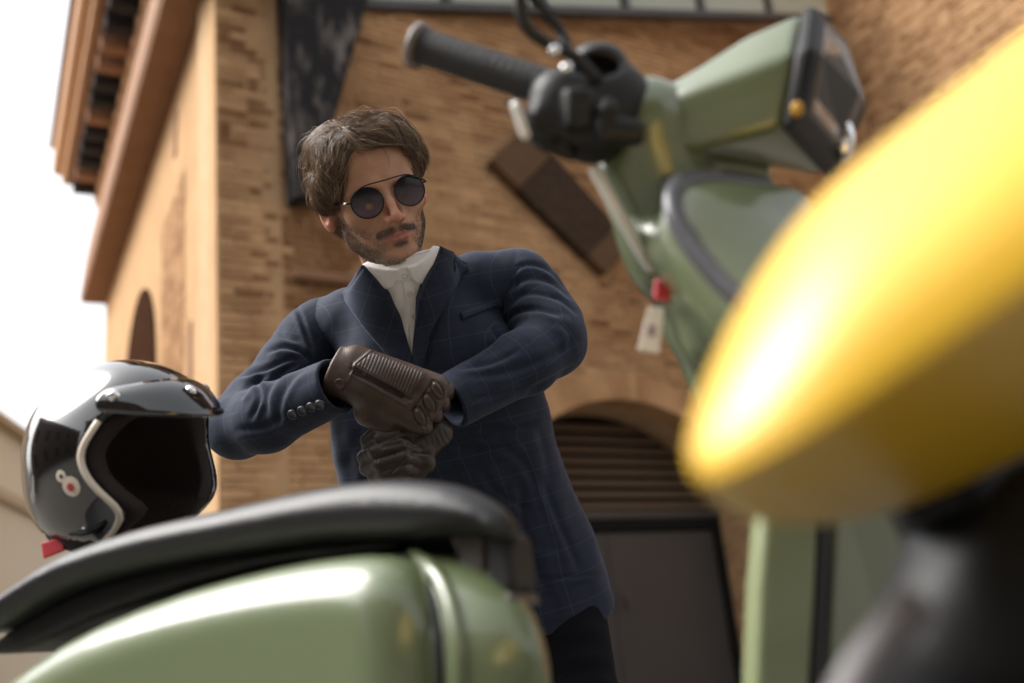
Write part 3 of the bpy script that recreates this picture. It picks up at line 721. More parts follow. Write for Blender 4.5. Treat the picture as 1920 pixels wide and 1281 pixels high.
br = smooth_path([(-.0125, .006, .1005), (-.006, .0095, .1035), (.006, .0095, .1035), (.0125, .006, .1005)], 5)
v, f = None, None
for sgn, (c, ex, ey, ez) in zip((-1, 1), gl_c):
    A_ = np.linspace(0, 2*math.pi, 49); ring = np.array([c+lens_r(a)*(math.cos(a)*ex+math.sin(a)*ey) for a in A_])
    v, f = tube_vf(w_(ring), .00115, 8, cap=False); mesh_obj('rim', v, f, M_frame, frame)
    vv, gg, ff = [], [], []
    for i, r in enumerate(np.linspace(0, 1, 7)):
        for j in range(48):
            a = A_[j]; q = c+r*.985*lens_r(a)*(math.cos(a)*ex+math.sin(a)*ey)+ez*(.0030*(1-r*r)); vv.append(q); gg.append(np.clip(.55+r*math.sin(a)*.75, 0, 1))
    n0 = len(vv)
    for i in range(6):
        for j in range(48): k2 = (j+1) % 48; ff.append((i*48+j, (i+1)*48+j, (i+1)*48+k2, i*48+k2))
    vv2 = [q-ez*.0012 for q in vv]; ff += [tuple(x+n0 for x in q[::-1]) for q in ff]
    mesh_obj('lens', w_(np.array(vv+vv2)), ff, M_lens, frame, attrs={'grad': gg+gg})
    hx = c+np.array([sgn*.0262, .006, -.002]); pth = smooth_path([hx, hx+np.array([sgn*.006, .001, -.003]), np.array([sgn*.0735, .004, .060]), np.array([sgn*.0805, .002, .0]), np.array([sgn*.0805, -.012, -.022])], 5)
    v, f = tube_vf(w_(pth), .0015, 8, flat=1.2); mesh_obj('temple', v, f, M_frame, frame)
    v, f = tube_vf(w_(pth[5:9]), .0019, 8); mesh_obj('hinge', v, f, M_chrome, frame)
    pd_ = smooth_path([c+np.array([-sgn*.024, -.006, -.002]), c+np.array([-sgn*.0265, -.008, -.008])], 3); v, f = tube_vf(w_(pd_), .0007, 6); mesh_obj('nose_pad', v, f, M_chrome, frame)
# ---------- clothes: blazer body, sleeves, lapels, shirt
SPX = [(505, 752, 60, 1.76, .055), (560, 762, 95, 1.79, .085), (620, 785, 150, 1.81, .118), (700, 805, 196, 1.83, .128), (800, 826, 206, 1.86, .126), (880, 842, 206, 1.88, .124), (960, 862, 214, 1.90, .130), (1060, 892, 232, 1.92, .140), (1172, 925, 232, 1.94, .142)]
SP3 = np.array([Q(cx, y, d) for y, cx, hw_, d, rz in SPX]); SRX = np.array([hw_/FPX*d for y, cx, hw_, d, rz in SPX]); SRZ = np.array([s_[4] for s_ in SPX])
EX = np.array([.985, .17, 0.]); EX /= np.linalg.norm(EX)
SP_AX = (SP3[0]-SP3[-1]); SP_AX /= np.linalg.norm(SP_AX); SP_S = np.array([(q-SP3[-1]) @ SP_AX for q in SP3])
_sg = np.linspace(SP_S[-1], SP_S[0], 80); _sm = lambda a: np.convolve(np.pad(np.interp(_sg, SP_S[::-1], a[::-1]), 6, mode='edge'), np.hanning(15)[1:-1]/np.hanning(15).sum(), 'valid')
SP_T = [_sm(SP3[:, k]) for k in range(3)]+[_sm(SRX), _sm(SRZ)]
SP_Z = np.cross(EX, SP_AX); SP_Z /= np.linalg.norm(SP_Z); SP_X = np.cross(SP_AX, SP_Z)
def sd_loft(p, pw=2.3):
    p = np.asarray(p, F32); s_ = (p-SP3[-1].astype(F32)) @ SP_AX.astype(F32); cx, cy, cz, RX, RZ = [np.interp(s_, _sg, a) for a in SP_T]
    q = p-np.stack([cx, cy, cz], -1); x = q @ SP_X; z = q @ SP_Z
    k = (np.abs(x/RX)**pw+np.abs(z/RZ)**pw)**(1/pw); d = (k-1)*np.minimum(RX, RZ)
    ov = np.maximum(s_-_sg[-1], _sg[0]-s_); return np.where(ov > 0, np.hypot(np.maximum(d, 0), ov)+np.minimum(d, 0)*0, d).astype(F32)
SHL, SHR = Q(604, 610, 1.86), Q(968, 528, 1.85)
def sd_torso(p, hem=True):
    p = np.asarray(p, F32)
    d = sd_loft(p)
    d = smin(d, s_chain(p, [Q(715, 585, 1.80), Q(660, 596, 1.83), SHL+np.array([.006, 0, 0])], [.050, .052, .052], .02), .035)
    d = smin(d, s_chain(p, [Q(815, 560, 1.80), Q(890, 535, 1.83), SHR+np.array([-.006, 0, 0])], [.050, .056, .062], .02), .035)
    return d
def hem_cut(p):      # the hem: a plane, hollowed from below
    return sd_torso(p)
VPOLY = [(681, 500), (722, 552), (747, 604), (775, 694), (788, 560), (827, 462), (850, 440), (760, 420), (670, 440)]
def in_poly(xy, poly):
    x, y = xy[..., 0], xy[..., 1]; c = np.zeros(x.shape, bool); n = len(poly)
    for i in range(n):
        x0, y0 = poly[i]; x1, y1 = poly[(i+1) % n]
        c ^= ((y0 > y) != (y1 > y)) & (x < (x1-x0)*(y-y0)/(y1-y0+1e-9)+x0)
    return c
def seg_dist(xy, poly, closed=False):
    best = np.full(xy.shape[:-1], 1e9); sg = np.zeros_like(best); al = np.zeros_like(best); acc = 0; n = len(poly)
    for i in range(n if closed else n-1):
        a = np.array(poly[i], float); b = np.array(poly[(i+1) % n], float); ba = b-a; L_ = np.linalg.norm(ba)
        q = xy-a; t = np.clip((q @ ba)/(L_*L_), 0, 1); r = q-t[..., None]*ba; d = np.hypot(r[..., 0], r[..., 1])
        s_ = np.sign(ba[0]*q[..., 1]-ba[1]*q[..., 0]); m = d < best; best = np.where(m, d, best); sg = np.where(m, s_, sg); al = np.where(m, acc+t*L_, al); acc += L_
    return best, sg, al/acc
def fold(V, Nn, px, folds, sharp=.74):
    """fabric creases: each one a trough with a soft roll beside it, fading out at its ends"""
    front = np.clip(Nn[:, 2]*2.2+.1, 0, 1); D = np.zeros(len(V))
    for pts, h, wd in folds:
        wd = wd*sharp
        pts = smooth_path([(*q, 0) for q in pts], 5)[:, :2]
        lo = pts.min(0)-4*wd; hi = pts.max(0)+4*wd; m = ((px > lo) & (px < hi)).all(1)
        if not m.any(): continue
        d, sg, al = seg_dist(px[m], pts); s_ = d*sg; fade = np.clip(np.minimum(al, 1-al)*5, 0, 1)**.7
        D[m] += h*fade*(-np.exp(-(s_/wd)**2)+.85*np.exp(-((s_-1.7*wd)/(1.2*wd))**2)+.35*np.exp(-((s_+1.9*wd)/(1.3*wd))**2))
    return V+Nn*(D*front)[:, None]
def poly_surface(sdf, lo, hi, h, crease=None, noise=.0012, post=None):
    V, Fq = surface(sdf, lo, hi, h)
    Nn = grad(sdf, V, .002); V = V-(sdf(V.astype(F32)))[:, None]*Nn*.8
    V = V+Nn*(vnoise(V, 22, 3)*noise+vnoise(V, 55, 6)*noise*.35)[:, None]
    if crease: V = fold(V, Nn, q_px(V), crease)
    return V, Fq, Nn
def z2(pts): return [(400+x/2.4615, 440+y/2.4615) for x, y in pts]
def cloth_mat(name, c0, cl, cd_, scale):
    m, t, b = new_mat(name); N = t.nodes.new; L = t.links.new
    at = N('ShaderNodeAttribute'); at.attribute_name = 'fab'; sx = N('ShaderNodeSeparateXYZ'); L(at.outputs['Vector'], sx.inputs[0])
    def M(op, *a, clamp=False):
        n = N('ShaderNodeMath'); n.operation = op; n.use_clamp = clamp
        for i, q in enumerate(a):
            if isinstance(q, (int, float)): n.inputs[i].default_value = q
            else: L(q, n.inputs[i])
        return n.outputs[0]
    def line(c, per, w_, off=0.):
        f = M('FRACT', M('ADD', M('DIVIDE', c, per), off)); d = M('ABSOLUTE', M('SUBTRACT', f, .5)); return M('SUBTRACT', 1, M('DIVIDE', d, w_/per), clamp=True)
    U, Vv = sx.outputs[0], sx.outputs[1]
    l1 = M('MAXIMUM', line(U, .046, .0016), line(Vv, .052, .0016)); l2 = M('MAXIMUM', line(U, .046, .0065, .37), line(Vv, .052, .0065, .37))
    nz = N('ShaderNodeTexNoise'); nz.inputs['Scale'].default_value = 9; nz.inputs['Detail'].default_value = 6; L(at.outputs['Vector'], nz.inputs['Vector'])
    tw = M('SINE', M('MULTIPLY', M('ADD', U, Vv), 5200.)); tw2 = M('MULTIPLY_ADD', tw, .12, .5)
    c = mixc(M('MULTIPLY', l2, .8), (*c0,), (*cd_,), t); c = mixc(M('MULTIPLY', l1, .5), c, (*cl,), t)
    c = mixc(M('MULTIPLY', nz.outputs[0], .28), c, (c0[0]*1.7, c0[1]*1.6, c0[2]*1.5), t)
    L(c, b.inputs['Base Color']); b.inputs['Roughness'].default_value = .85; b.inputs['Specular IOR Level'].default_value = .25
    b.inputs['Sheen Weight'].default_value = .12; b.inputs['Sheen Roughness'].default_value = .45; b.inputs['Sheen Tint'].default_value = (.55, .62, .85, 1)
    wv = N('ShaderNodeTexNoise'); wv.inputs['Scale'].default_value = 700; wv.inputs['Detail'].default_value = 3; L(at.outputs['Vector'], wv.inputs['Vector'])
    bp = N('ShaderNodeBump'); bp.inputs['Distance'].default_value = .0008; bp.inputs['Strength'].default_value = .4; L(wv.outputs[0], bp.inputs['Height']); L(bp.outputs[0], b.inputs['Normal'])
    return m
M_plaid = cloth_mat('navy_plaid_wool', (.0165, .0205, .0345), (.044, .062, .108), (.009, .014, .032), 1)
CTORSO = [(z2(a), h, w_) for a, h, w_ in [
    ([(380, 330), (430, 470), (470, 600)], .0045, 9), ([(430, 420), (480, 520), (510, 620)], .0025, 8),
    ([(700, 900), (640, 1000), (600, 1100)], .0025, 16), ([(570, 860), (610, 1000), (640, 1130)], .002, 14), ([(780, 1000), (720, 1090), (690, 1160)], .003, 9),
    ([(1290, 430), (1330, 520), (1290, 640)], .005, 10), ([(1180, 860), (1330, 900), (1500, 870)], .006, 14), ([(1000, 900), (1150, 980), (1400, 970)], .004, 12),
    ([(1480, 880), (1530, 1000), (1560, 1200)], .002, 12), ([(1300, 960), (1420, 1040), (1500, 1180)], .003, 12)]]
CTORSO += [([(1010, 880), (1040, 960), (1090, 1080)], .003, 10), ([(975, 900), (985, 1000), (1030, 1130)], .0035, 12), ([(1000, 1086), (1070, 1082), (1130, 1075)], .003, 5), ([(900, 880), (940, 930), (1000, 960)], .003, 10), ([(860, 900), (960, 1010), (1060, 1030)], .002, 12)]
LAPL = [(684, 500), (676, 520), (664, 545), (646, 557), (668, 576), (686, 604), (702, 628), (719, 655), (735, 676)]; LAPR = [(823, 463), (838, 470), (858, 488), (877, 502), (860, 518), (843, 540), (829, 568), (815, 603), (803, 640), (795, 680)]
HEMN = -to_cam(CAM+np.array([0, 0, 1.])); HEMN = HEMN/np.linalg.norm(HEMN)
hem_pt = Q(1080, 1153, 1.93); hn = (Q(1080, 1200, 1.93)-Q(1080, 1150, 1.93)); hn = hn/np.linalg.norm(hn); hn = hn+np.array([.10, 0, 0]); hn /= np.linalg.norm(hn)
def sd_blazer(p):
    d = sd_torso(p); px = q_px(np.asarray(p, float))
    v = seg_dist(px, VPOLY, True)[0]*np.where(in_poly(px, VPOLY), 1, -1)/FPX*1.75
    d = smax(d, np.where(p[..., 2] > -1.80, np.minimum(v, .014)+np.minimum(d, 0)*0-.0, -1).astype(F32)-.0+np.where(d < -.016, -1, 0), .003)
    cut = (p-hem_pt.astype(F32)) @ hn.astype(F32); d = smax(d, cut, .004)
    inner = sd_torso(p)+.012; return smax(d, -np.maximum(inner, -(cut+.10)), .004)
lo = np.array([-.36, -.62, -2.12]); hi = np.array([.24, .19, -1.60])
V, Fq, Nn = poly_surface(sd_blazer, lo, hi, .0042, CTORSO, .0016)
_px = q_px(V); _g = np.zeros(len(V))
for _l in (LAPL, LAPR): _d = seg_dist(_px, _l)[0]; _g += np.exp(-(_d/6)**2)
V = V-Nn*(.0022*np.clip(_g, 0, 1)*np.clip(Nn[:, 2]*3, 0, 1))[:, None]
ESP = np.array([-.20, .98, 0]); ESP /= np.linalg.norm(ESP)
fab = np.stack([V @ np.array([.98, .20, 0])+V[:, 2]*.6*np.sign(V[:, 0]+.15), V @ ESP+.0*V[:, 2], V[:, 2]], -1)
blazer = mesh_obj('blazer', to_world(V), Fq, M_plaid, man, attrs={'fab': fab})
# ---- sleeves
def sleeve(pts, rs, lo, hi, crease, seam, name='sleeve', cuffd=.02, k=.022):
    pts = [np.asarray(q, float) for q in pts]; dirw_ = (pts[-1]-pts[-2])/np.linalg.norm(pts[-1]-pts[-2])
    def sd(p):
        p = np.asarray(p, F32); d = s_chain(p, pts, rs, k); cut = (p-pts[-1].astype(F32)) @ dirw_.astype(F32)
        near = s_sph(p, pts[-1], .12) < 0
        d = np.where(near, smax(d, cut, .005), d)
        inner = s_cap(p, pts[-1]-dirw_*.07, pts[-1]+dirw_*.03, rs[-1]-.012, rs[-1]-.007); return smax(d, -inner, .004)
    V, Fq, Nn = poly_surface(sd, lo, hi, .0034, crease, .0016)
    # fabric coordinates: along the arm and round it
    best = np.full(len(V), 1e9); U = np.zeros(len(V)); W = np.zeros(len(V)); acc = 0
    for i in range(len(pts)-1):
        ba = pts[i+1]-pts[i]; L_ = np.linalg.norm(ba); t = np.clip(((V-pts[i]) @ ba)/(L_*L_), 0, 1); q = V-pts[i]-t[:, None]*ba; d = ln(q); m = d < best
        s1 = np.cross(ba/L_, [0, 0, 1]); s1 /= np.linalg.norm(s1); s2 = np.cross(s1, ba/L_)
        a = np.arctan2(q @ s1, q @ s2+1e-9)*.062; best = np.where(m, d, best); U = np.where(m, acc+t*L_, U); W = np.where(m, a, W); acc += L_
    return mesh_obj(name, to_world(V), Fq, M_plaid, blazer, attrs={'fab': np.stack([U, W, V[:, 2]], -1)}), sd
CL = [(z2(a), h, w_) for a, h, w_ in [
    ([(1345, 200), (1440, 140), (1540, 165), (1640, 260)], .0026, 6), ([(1350, 262), (1450, 205), (1560, 222), (1655, 300)], .0034, 8),
    ([(1365, 335), (1450, 275), (1590, 300), (1685, 372)], .0024, 6), ([(1290, 470), (1380, 372), (1490, 345), (1610, 375)], .0055, 8),
    ([(1140, 600), (1250, 520), (1340, 430), (1390, 395)], .0055, 9), ([(1110, 610), (1180, 615), (1300, 590), (1420, 530)], .0035, 7),
    ([(1190, 660), (1380, 630), (1560, 560), (1690, 470)], .0030, 10), ([(1440, 730), (1580, 660), (1690, 600)], .0045, 9), ([(1180, 770), (1330, 730), (1480, 690)], .003, 8),
    ([(1350, 200), (1330, 330), (1345, 450)], .0045, 6), ([(1390, 150), (1400, 250), (1380, 330)], .002, 6), ([(1600, 400), (1650, 470), (1640, 560)], .003, 9)]]
CR = [(z2(a), h, w_) for a, h, w_ in [
    ([(240, 545), (330, 520), (430, 560), (455, 600)], .0050, 7), ([(100, 655), (220, 630), (360, 575), (450, 575)], .0048, 7),
    ([(240, 830), (255, 720), (340, 620), (440, 580)], .0045, 8), ([(300, 900), (310, 770), (370, 660), (460, 600)], .0030, 8), ([(170, 860), (215, 760), (210, 680), (260, 640)], .0045, 7),
    ([(120, 760), (170, 700), (230, 670)], .004, 7), ([(385, 330), (420, 430), (460, 560)], .0045, 6), ([(300, 430), (330, 470), (400, 500)], .0025, 8), ([(540, 640), (590, 720), (640, 790)], .003, 7), ([(100, 900), (230, 890), (340, 830)], .003, 9)]]
slL, sdL = sleeve([SHR+np.array([.006, 0, 0]), Q(1000, 570, 1.84), Q(1027, 610, 1.81), Q(1037, 642, 1.775), Q(985, 678, 1.725), Q(842, 755, 1.645)], [.062, .062, .060, .057, .053, .046],
                  (-.13, -.20, -1.97), (.20, .20, -1.52), CL, None)
slR, sdR = sleeve([SHL+np.array([-.002, -.002, 0]), Q(580, 640, 1.85), Q(545, 690, 1.81), Q(488, 755, 1.75), Q(446, 800, 1.70), Q(500, 785, 1.655), Q(632, 722, 1.585)], [.053, .056, .056, .055, .052, .053, .046],
                  (-.58, -.26, -1.98), (-.22, .13, -1.48), CR, None)
# ---- things laid on the cloth
from mathutils.geometry import delaunay_2d_cdt
def march(sdf, px, d0=1.2, d1=2.3):
    """walk along each sight line until the surface; px (n,2) -> points (n,3)"""
    dr = np.stack([(px[:, 0]-960)/FPX, -(px[:, 1]-640.5)/FPX, -np.ones(len(px))], -1); t = np.full(len(px), d0)
    for _ in range(60): t = np.minimum(t+sdf((dr*t[:, None]).astype(F32))*.7, d1)
    return dr*t[:, None]
def densify(poly, step):
    out = []
    for i in range(len(poly)):
        a = np.array(poly[i], float); b = np.array(poly[(i+1) % len(poly)], float); n = max(1, int(np.linalg.norm(b-a)/step))
        out += [a+(b-a)*k/n for k in range(n)]
    return out
def patch(name, poly, sdf, base, thick, matl, parent, step=4, edge=5, fabrot=0, curve=None, smooth_poly=False):
    if smooth_poly: poly = [tuple(q[:2]) for q in smooth_path([(*p, 0) for p in poly+[poly[0]]], 6)[:-1]]
    P2 = densify(poly, step); nE = len(P2); P2 = np.array(P2); lo, hi = P2.min(0), P2.max(0)
    gx, gy = np.meshgrid(np.arange(lo[0], hi[0], step), np.arange(lo[1], hi[1], step)); G = np.stack([gx.ravel()+.31, gy.ravel()+.17], -1)
    G = G[in_poly(G, P2)]; dd = seg_dist(G, P2, True)[0]; G = G[dd > step*.55]
    A = np.vstack([P2, G]); dE = np.concatenate([np.zeros(nE), seg_dist(G, P2, True)[0]])
    r = delaunay_2d_cdt([Vector(q) for q in A], [(i, (i+1) % nE) for i in range(nE)], [], 1, 1e-4)
    vo = np.array([tuple(q) for q in r[0]]); tri = r[2]; dE = seg_dist(vo, P2, True)[0]; dE[dE < 1e-3] = 0
    S = march(sdf, vo); Nn = grad(sdf, S, .004)
    prof = .78+.22*np.clip(dE/edge, 0, 1)
    ht = base+thick*prof
    if curve is not None: ht = ht+curve(vo)
    top = S+Nn*ht[:, None]
    nv = len(vo); bot = S+Nn*(base-.007); F_ = [tuple(q) if 1 else q for q in tri]
    # orient towards the viewer
    F2 = []
    for q in F_:
        a, b, c = top[q[0]], top[q[1]], top[q[2]]
        F2.append(q if np.cross(b-a, c-a)[2] > 0 else q[::-1])
    ring = [i for i in range(nv) if dE[i] == 0]
    # side wall along the boundary
    orig = {}
    for i in range(nv):
        for o_ in r[3][i]: orig[o_] = i
    side = []
    for i in range(nE):
        a, b = orig.get(i), orig.get((i+1) % nE)
        if a is not None and b is not None and a != b: side.append((a, b, b+nv, a+nv))
    a_ = R_(fabrot); px_ = vo/FPX*1.75; fb = np.stack([px_[:, 0]*math.cos(a_)+px_[:, 1]*math.sin(a_), -px_[:, 0]*math.sin(a_)+px_[:, 1]*math.cos(a_), px_[:, 0]], -1)
    return mesh_obj(name, to_world(np.vstack([top, bot])), F2+side, matl, parent, attrs={'fab': np.vstack([fb, fb])})
neck_c = (Q(748, 452, 1.70), Q(757, 570, 1.765))
def sd_shirt(p):
    p = np.asarray(p, F32); d = smin(sd_torso(p)+.003, s_cap(p, neck_c[0]+0, neck_c[1], .0790, .076), .035); return d
M_shirt = mat('white_poplin', (.86, .82, .81), .8, bump=.06, bscale=700, var=.02, sheen=.2)
shirt = patch('shirt', [(687, 498), (712, 560), (731, 612), (768, 706), (792, 706), (806, 572), (833, 480), (817, 467), (780, 476), (725, 500)], sd_shirt, 0, .003, M_shirt, man, 4, 4,
              curve=lambda v: .0018*np.sin(v[:, 0]*.21+v[:, 1]*.05)*np.exp(-((v[:, 1]-600)/60)**2))
patch('placket', [(748, 512), (766, 508), (775, 530), (783, 572), (785, 640), (782, 700), (772, 700), (768, 640), (762, 575), (755, 535)], sd_shirt, .002, .0022, M_shirt, shirt, 3, 2.5)
patch('collar_band', [(735, 504), (757, 496), (772, 496), (778, 512), (770, 522), (750, 526), (740, 528)], sd_shirt, .003, .003, M_shirt, shirt, 3, 3)
cc = lambda v: .003*np.clip((520-v[:, 1])/30, 0, 1)
patch('collar', [(688, 491), (702, 495), (722, 500), (748, 501), (743, 512), (741, 527), (737, 536), (727, 538), (717, 536), (706, 526), (696, 512), (691, 502)], sd_shirt, .0055, .0030, M_shirt, shirt, 3, 4, curve=cc)
patch('collar', [(814, 461), (819, 466), (811, 486), (802, 508), (795, 527), (788, 529), (777, 526), (769, 518), (763, 501), (762, 497), (778, 492), (795, 480), (806, 468)], sd_shirt, .0055, .0030, M_shirt, shirt, 3, 4, curve=cc)
def disc_on(name, px, sdf, r, th, matl, parent, off=.0, holes=True):
    S = march(sdf, np.array([px], float)); n_ = grad(sdf, S, .006)[0]; c = S[0]+n_*off; M = axes(y=[0, 1, .0], z=n_); prof = [(0, .55), (.45, .5), (.62, .7), (.8, 1), (.93, .95), (1, .6), (1, -.6)]
    vs = []; ff = []; sg = 20
    for rr, hh in prof:
        for j in range(sg): a = 2*math.pi*j/sg; vs.append(c+M @ np.array([rr*r*math.cos(a), rr*r*math.sin(a), hh*th]))
    for i in range(len(prof)-1):
        for j in range(sg): k = (j+1) % sg; ff.append((i*sg+j, (i+1)*sg+j, (i+1)*sg+k, i*sg+k))
    o = mesh_obj(name, to_world(np.array(vs)), ff, matl, parent)
    if holes:
        for k in range(4):
            a = math.pi/4+k*math.pi/2; p0 = c+M @ np.array([.2*r*math.cos(a), .2*r*math.sin(a), th*.4]); v, f = cyl_vf(to_world(p0), to_world(p0+n_*th*.25), r*.1, seg=8); mesh_obj('thread_hole', v, f, M_void, o) if 0 else None
    return o
M_btn = mat('navy_button', (.02, .022, .032), .3, var=.2, coat=.3); M_btnw = mat('white_button', (.62, .60, .58), .3, var=.05)
for q in ((758.5, 515), (768, 549), (776, 592), (779, 640)): disc_on('shirt_button', q, sd_shirt, .0052, .0016, M_btnw, shirt, .005)
sd_bl = lambda p: smin(sd_torso(p), s_cap(np.asarray(p, F32), neck_c[0], neck_c[1], .084, .084), .02)
lap = lambda v: .004*np.sin(np.clip((v[:, 1]-480)/200, 0, 1)*3.1)
patch('lapel', [(688, 496), (729, 550), (754, 602), (779, 692), (762, 694), (740, 680), (719, 655), (702, 628), (686, 604), (668, 576), (646, 557), (664, 545), (676, 520)], sd_bl, .002, .0085, M_plaid, blazer, 4, 3, 14, curve=lap)
patch('lapel', [(820, 461), (808, 493), (793, 524), (781, 560), (776, 620), (773, 690), (784, 694), (793, 690), (803, 640), (815, 603), (829, 568), (843, 540), (860, 518), (877, 502), (858, 488), (838, 470)], sd_bl, .002, .0085, M_plaid, blazer, 4, 3, -16, curve=lap)
patch('blazer_collar', [(686, 494), (691, 512), (676, 540), (658, 549), (646, 556), (660, 540), (672, 518), (680, 500)], sd_bl, .007, .004, M_plaid, blazer, 3, 5, 20)
patch('blazer_collar', [(820, 462), (829, 466), (849, 480), (876, 501), (860, 499), (846, 496), (830, 484), (818, 474)], sd_bl, .007, .004, M_plaid, blazer, 3, 5, -30)
patch('chest_pocket', [(862, 588), (935, 560), (938, 572), (866, 601)], sd_bl, .0015, .003, M_plaid, blazer, 4, 3, -16)
for q in ((550, 776), (568, 769), (585, 762), (601, 757)): disc_on('cuff_button', q, sdR, .0085, .0028, M_btn, slR, .0025)
disc_on('cuff_button', (846, 744), sdL, .0085, .0028, M_btn, slL, .003)
# ---- trousers and shoes
M_trous = mat('black_wool', (.0065, .0065, .009), .9, bump=.4, bscale=300, var=.2, spec=.1)
pel = Q(940, 1095, 1.93); W_ = lambda w: to_cam(np.array(w, float))
pw = to_world(pel); hipL = pw+np.array([.10, 0, -.03]); hipR = pw+np.array([-.10, 0, -.03])
kL = np.array([hipL[0]+.035, hipL[1]-.03, .42]); kR = np.array([hipR[0]-.02, hipR[1]-.02, .42]); aL = np.array([hipL[0]+.05, hipL[1]+.02, .09]); aR = np.array([hipR[0]-.04, hipR[1]+.02, .09])
def sd_legs(p):
    w0 = np.asarray(p, F32)                         # world space here
    d = s_ell(w0, pw+np.array([0, .0, .02]), (.175, .12, .14))
    for h_, k_2, a_ in ((hipL, kL, aL), (hipR, kR, aR)): d = smin(d, s_chain(w0, [h_, k_2, a_], [.094, .068, .058], .04), .03)
    d = d+.0028*np.sin(w0[..., 2]*120+6*vnoise(w0, 9, 4))*np.clip(vnoise(w0, 12, 8)+.5, 0, 1)
    return smax(d, .06-w0[..., 2], .005)
V, Fq = surface(sd_legs, (pw[0]-.26, pw[1]-.18, .02), (pw[0]+.28, pw[1]+.20, pw[2]+.2), .0075)
mesh_obj('trousers', V, Fq, M_trous, man)
M_shoe = mat('black_leather_shoe', (.012, .011, .011), .3, var=.1, coat=.3)
for a_, s_ in ((aL, 1), (aR, -1)):
    c = np.array([a_[0], a_[1], 0.]); fd = np.array([s_*.18, -1, 0]); fd /= np.linalg.norm(fd)
    def sd_shoe(p):
        d = s_chain(p, [c-fd*.04+Z*.045, c+fd*.08+Z*.042, c+fd*.19+Z*.035], [.036, .040, .033], .02); d = smin(d, s_cap(p, c+Z*.05, c+Z*.11, .045, .042), .02)
        return smax(d, .0-p[..., 2], .003)
    V, Fq = surface(lambda p: sd_shoe(p.astype(F32)), c-np.array([.16, .28, .02]), c+np.array([.16, .12, .17]), .006); mesh_obj('shoe', V, Fq, M_shoe, man)
# ---- gloves
def glove_mat(name, c):
    m, t, b = new_mat(name); N = t.nodes.new; L = t.links.new; tc = N('ShaderNodeTexCoord')
    vo = N('ShaderNodeTexVoronoi'); vo.inputs['Scale'].default_value = 420; L(tc.outputs['Object'], vo.inputs['Vector']); nz = N('ShaderNodeTexNoise'); nz.inputs['Scale'].default_value = 45; nz.inputs['Detail'].default_value = 7; L(tc.outputs['Object'], nz.inputs['Vector'])
    L(mixc(nz.outputs[0], tuple(np.array(c)*.6), tuple(np.array(c)*1.5), t), b.inputs['Base Color']); b.inputs['Roughness'].default_value = .42; b.inputs['Specular IOR Level'].default_value = .45
    bp = N('ShaderNodeBump'); bp.inputs['Distance'].default_value = .0004; bp.inputs['Strength'].default_value = .6; ad = N('ShaderNodeMath'); ad.operation = 'ADD'; L(vo.outputs[0], ad.inputs[0]); L(nz.outputs[0], ad.inputs[1]); L(ad.outputs[0], bp.inputs['Height']); L(bp.outputs[0], b.inputs['Normal']); return m
M_glove = glove_mat('brown_leather', (.060, .036, .027)); M_glove2 = glove_mat('dark_brown_leather', (.030, .021, .017)); M_zip = mat('dark_zip', (.02, .016, .015), .35, metal=.5, var=.1)
def zz(x, y): return 600+x/4.003, 600+y/4.003
DH = 1.575
GA = np.array([150., 62.]); GA /= np.linalg.norm(GA); GE = np.array([GA[0], -GA[1], 0]); GN = np.array([.10, .22, 1.]); GN -= GE*(GN @ GE); GN /= np.linalg.norm(GN); GU = np.cross(GN, GE)
mc = [((668, 672), (822, 722)), ((660, 690), (814, 745)), ((655, 708), (800, 768)), ((652, 722), (782, 792))]   # metacarpals: index .. little side as the photo stacks them
def sd_glove_r(p):
    p = np.asarray(p, F32); d = None
    for i, (a, b) in enumerate(mc):
        A_ = Q(*a, DH+.012); B_ = Q(*b, DH+.006+.002*i); e = s_cap(p, A_, B_, .021, .0175); d = e if d is None else smin(d, e, .016)
    d = smin(d, s_cap(p, Q(640, 700, DH+.02), Q(690, 720, DH+.016), .036, .036), .02)
    d = smin(d, s_ell(p, Q(735, 742, DH+.022), (.060, .040, .022), np.stack([GE, GU, GN], 1)), .02)
    for i, (a, b) in enumerate(mc):          # fingers close round the other wrist, away from the viewer
        B_ = Q(*b, DH+.006+.002*i); o = B_+GE*.013-GN*.008; o2 = o-GN*.034+GE*.004; o3 = o2-GN*.020-GE*.018; o4 = o3-GE*.018-GN*.002
        d = smin(d, s_chain(p, [B_+GN*.0015, o, o2, o3, o4], [.0146, .0126, .0118, .0110, .0100], .004), .0022)
    th = [Q(690, 775, DH+.018), Q(722, 797, DH+.022), Q(758, 812, DH+.030), Q(786, 814, DH+.040)]
    d = smin(d, s_chain(p, th, [.022, .0165, .0135, .0115], .006), .012)
    cuff = s_cap(p, Q(634, 698, DH+.022), Q(668, 706, DH+.018), .0435, .0385); fl = s_cap(p, Q(618, 690, DH+.024), Q(655, 704, DH+.02), .040, .034)
    cut = (p-Q(640, 688, DH).astype(F32)) @ (-GE).astype(F32); cuff = smax(cuff, cut-.016, .004)
    d = smin(d, cuff, .003); return smax(d, -smax(fl, -(cut-.0), .002), .003)
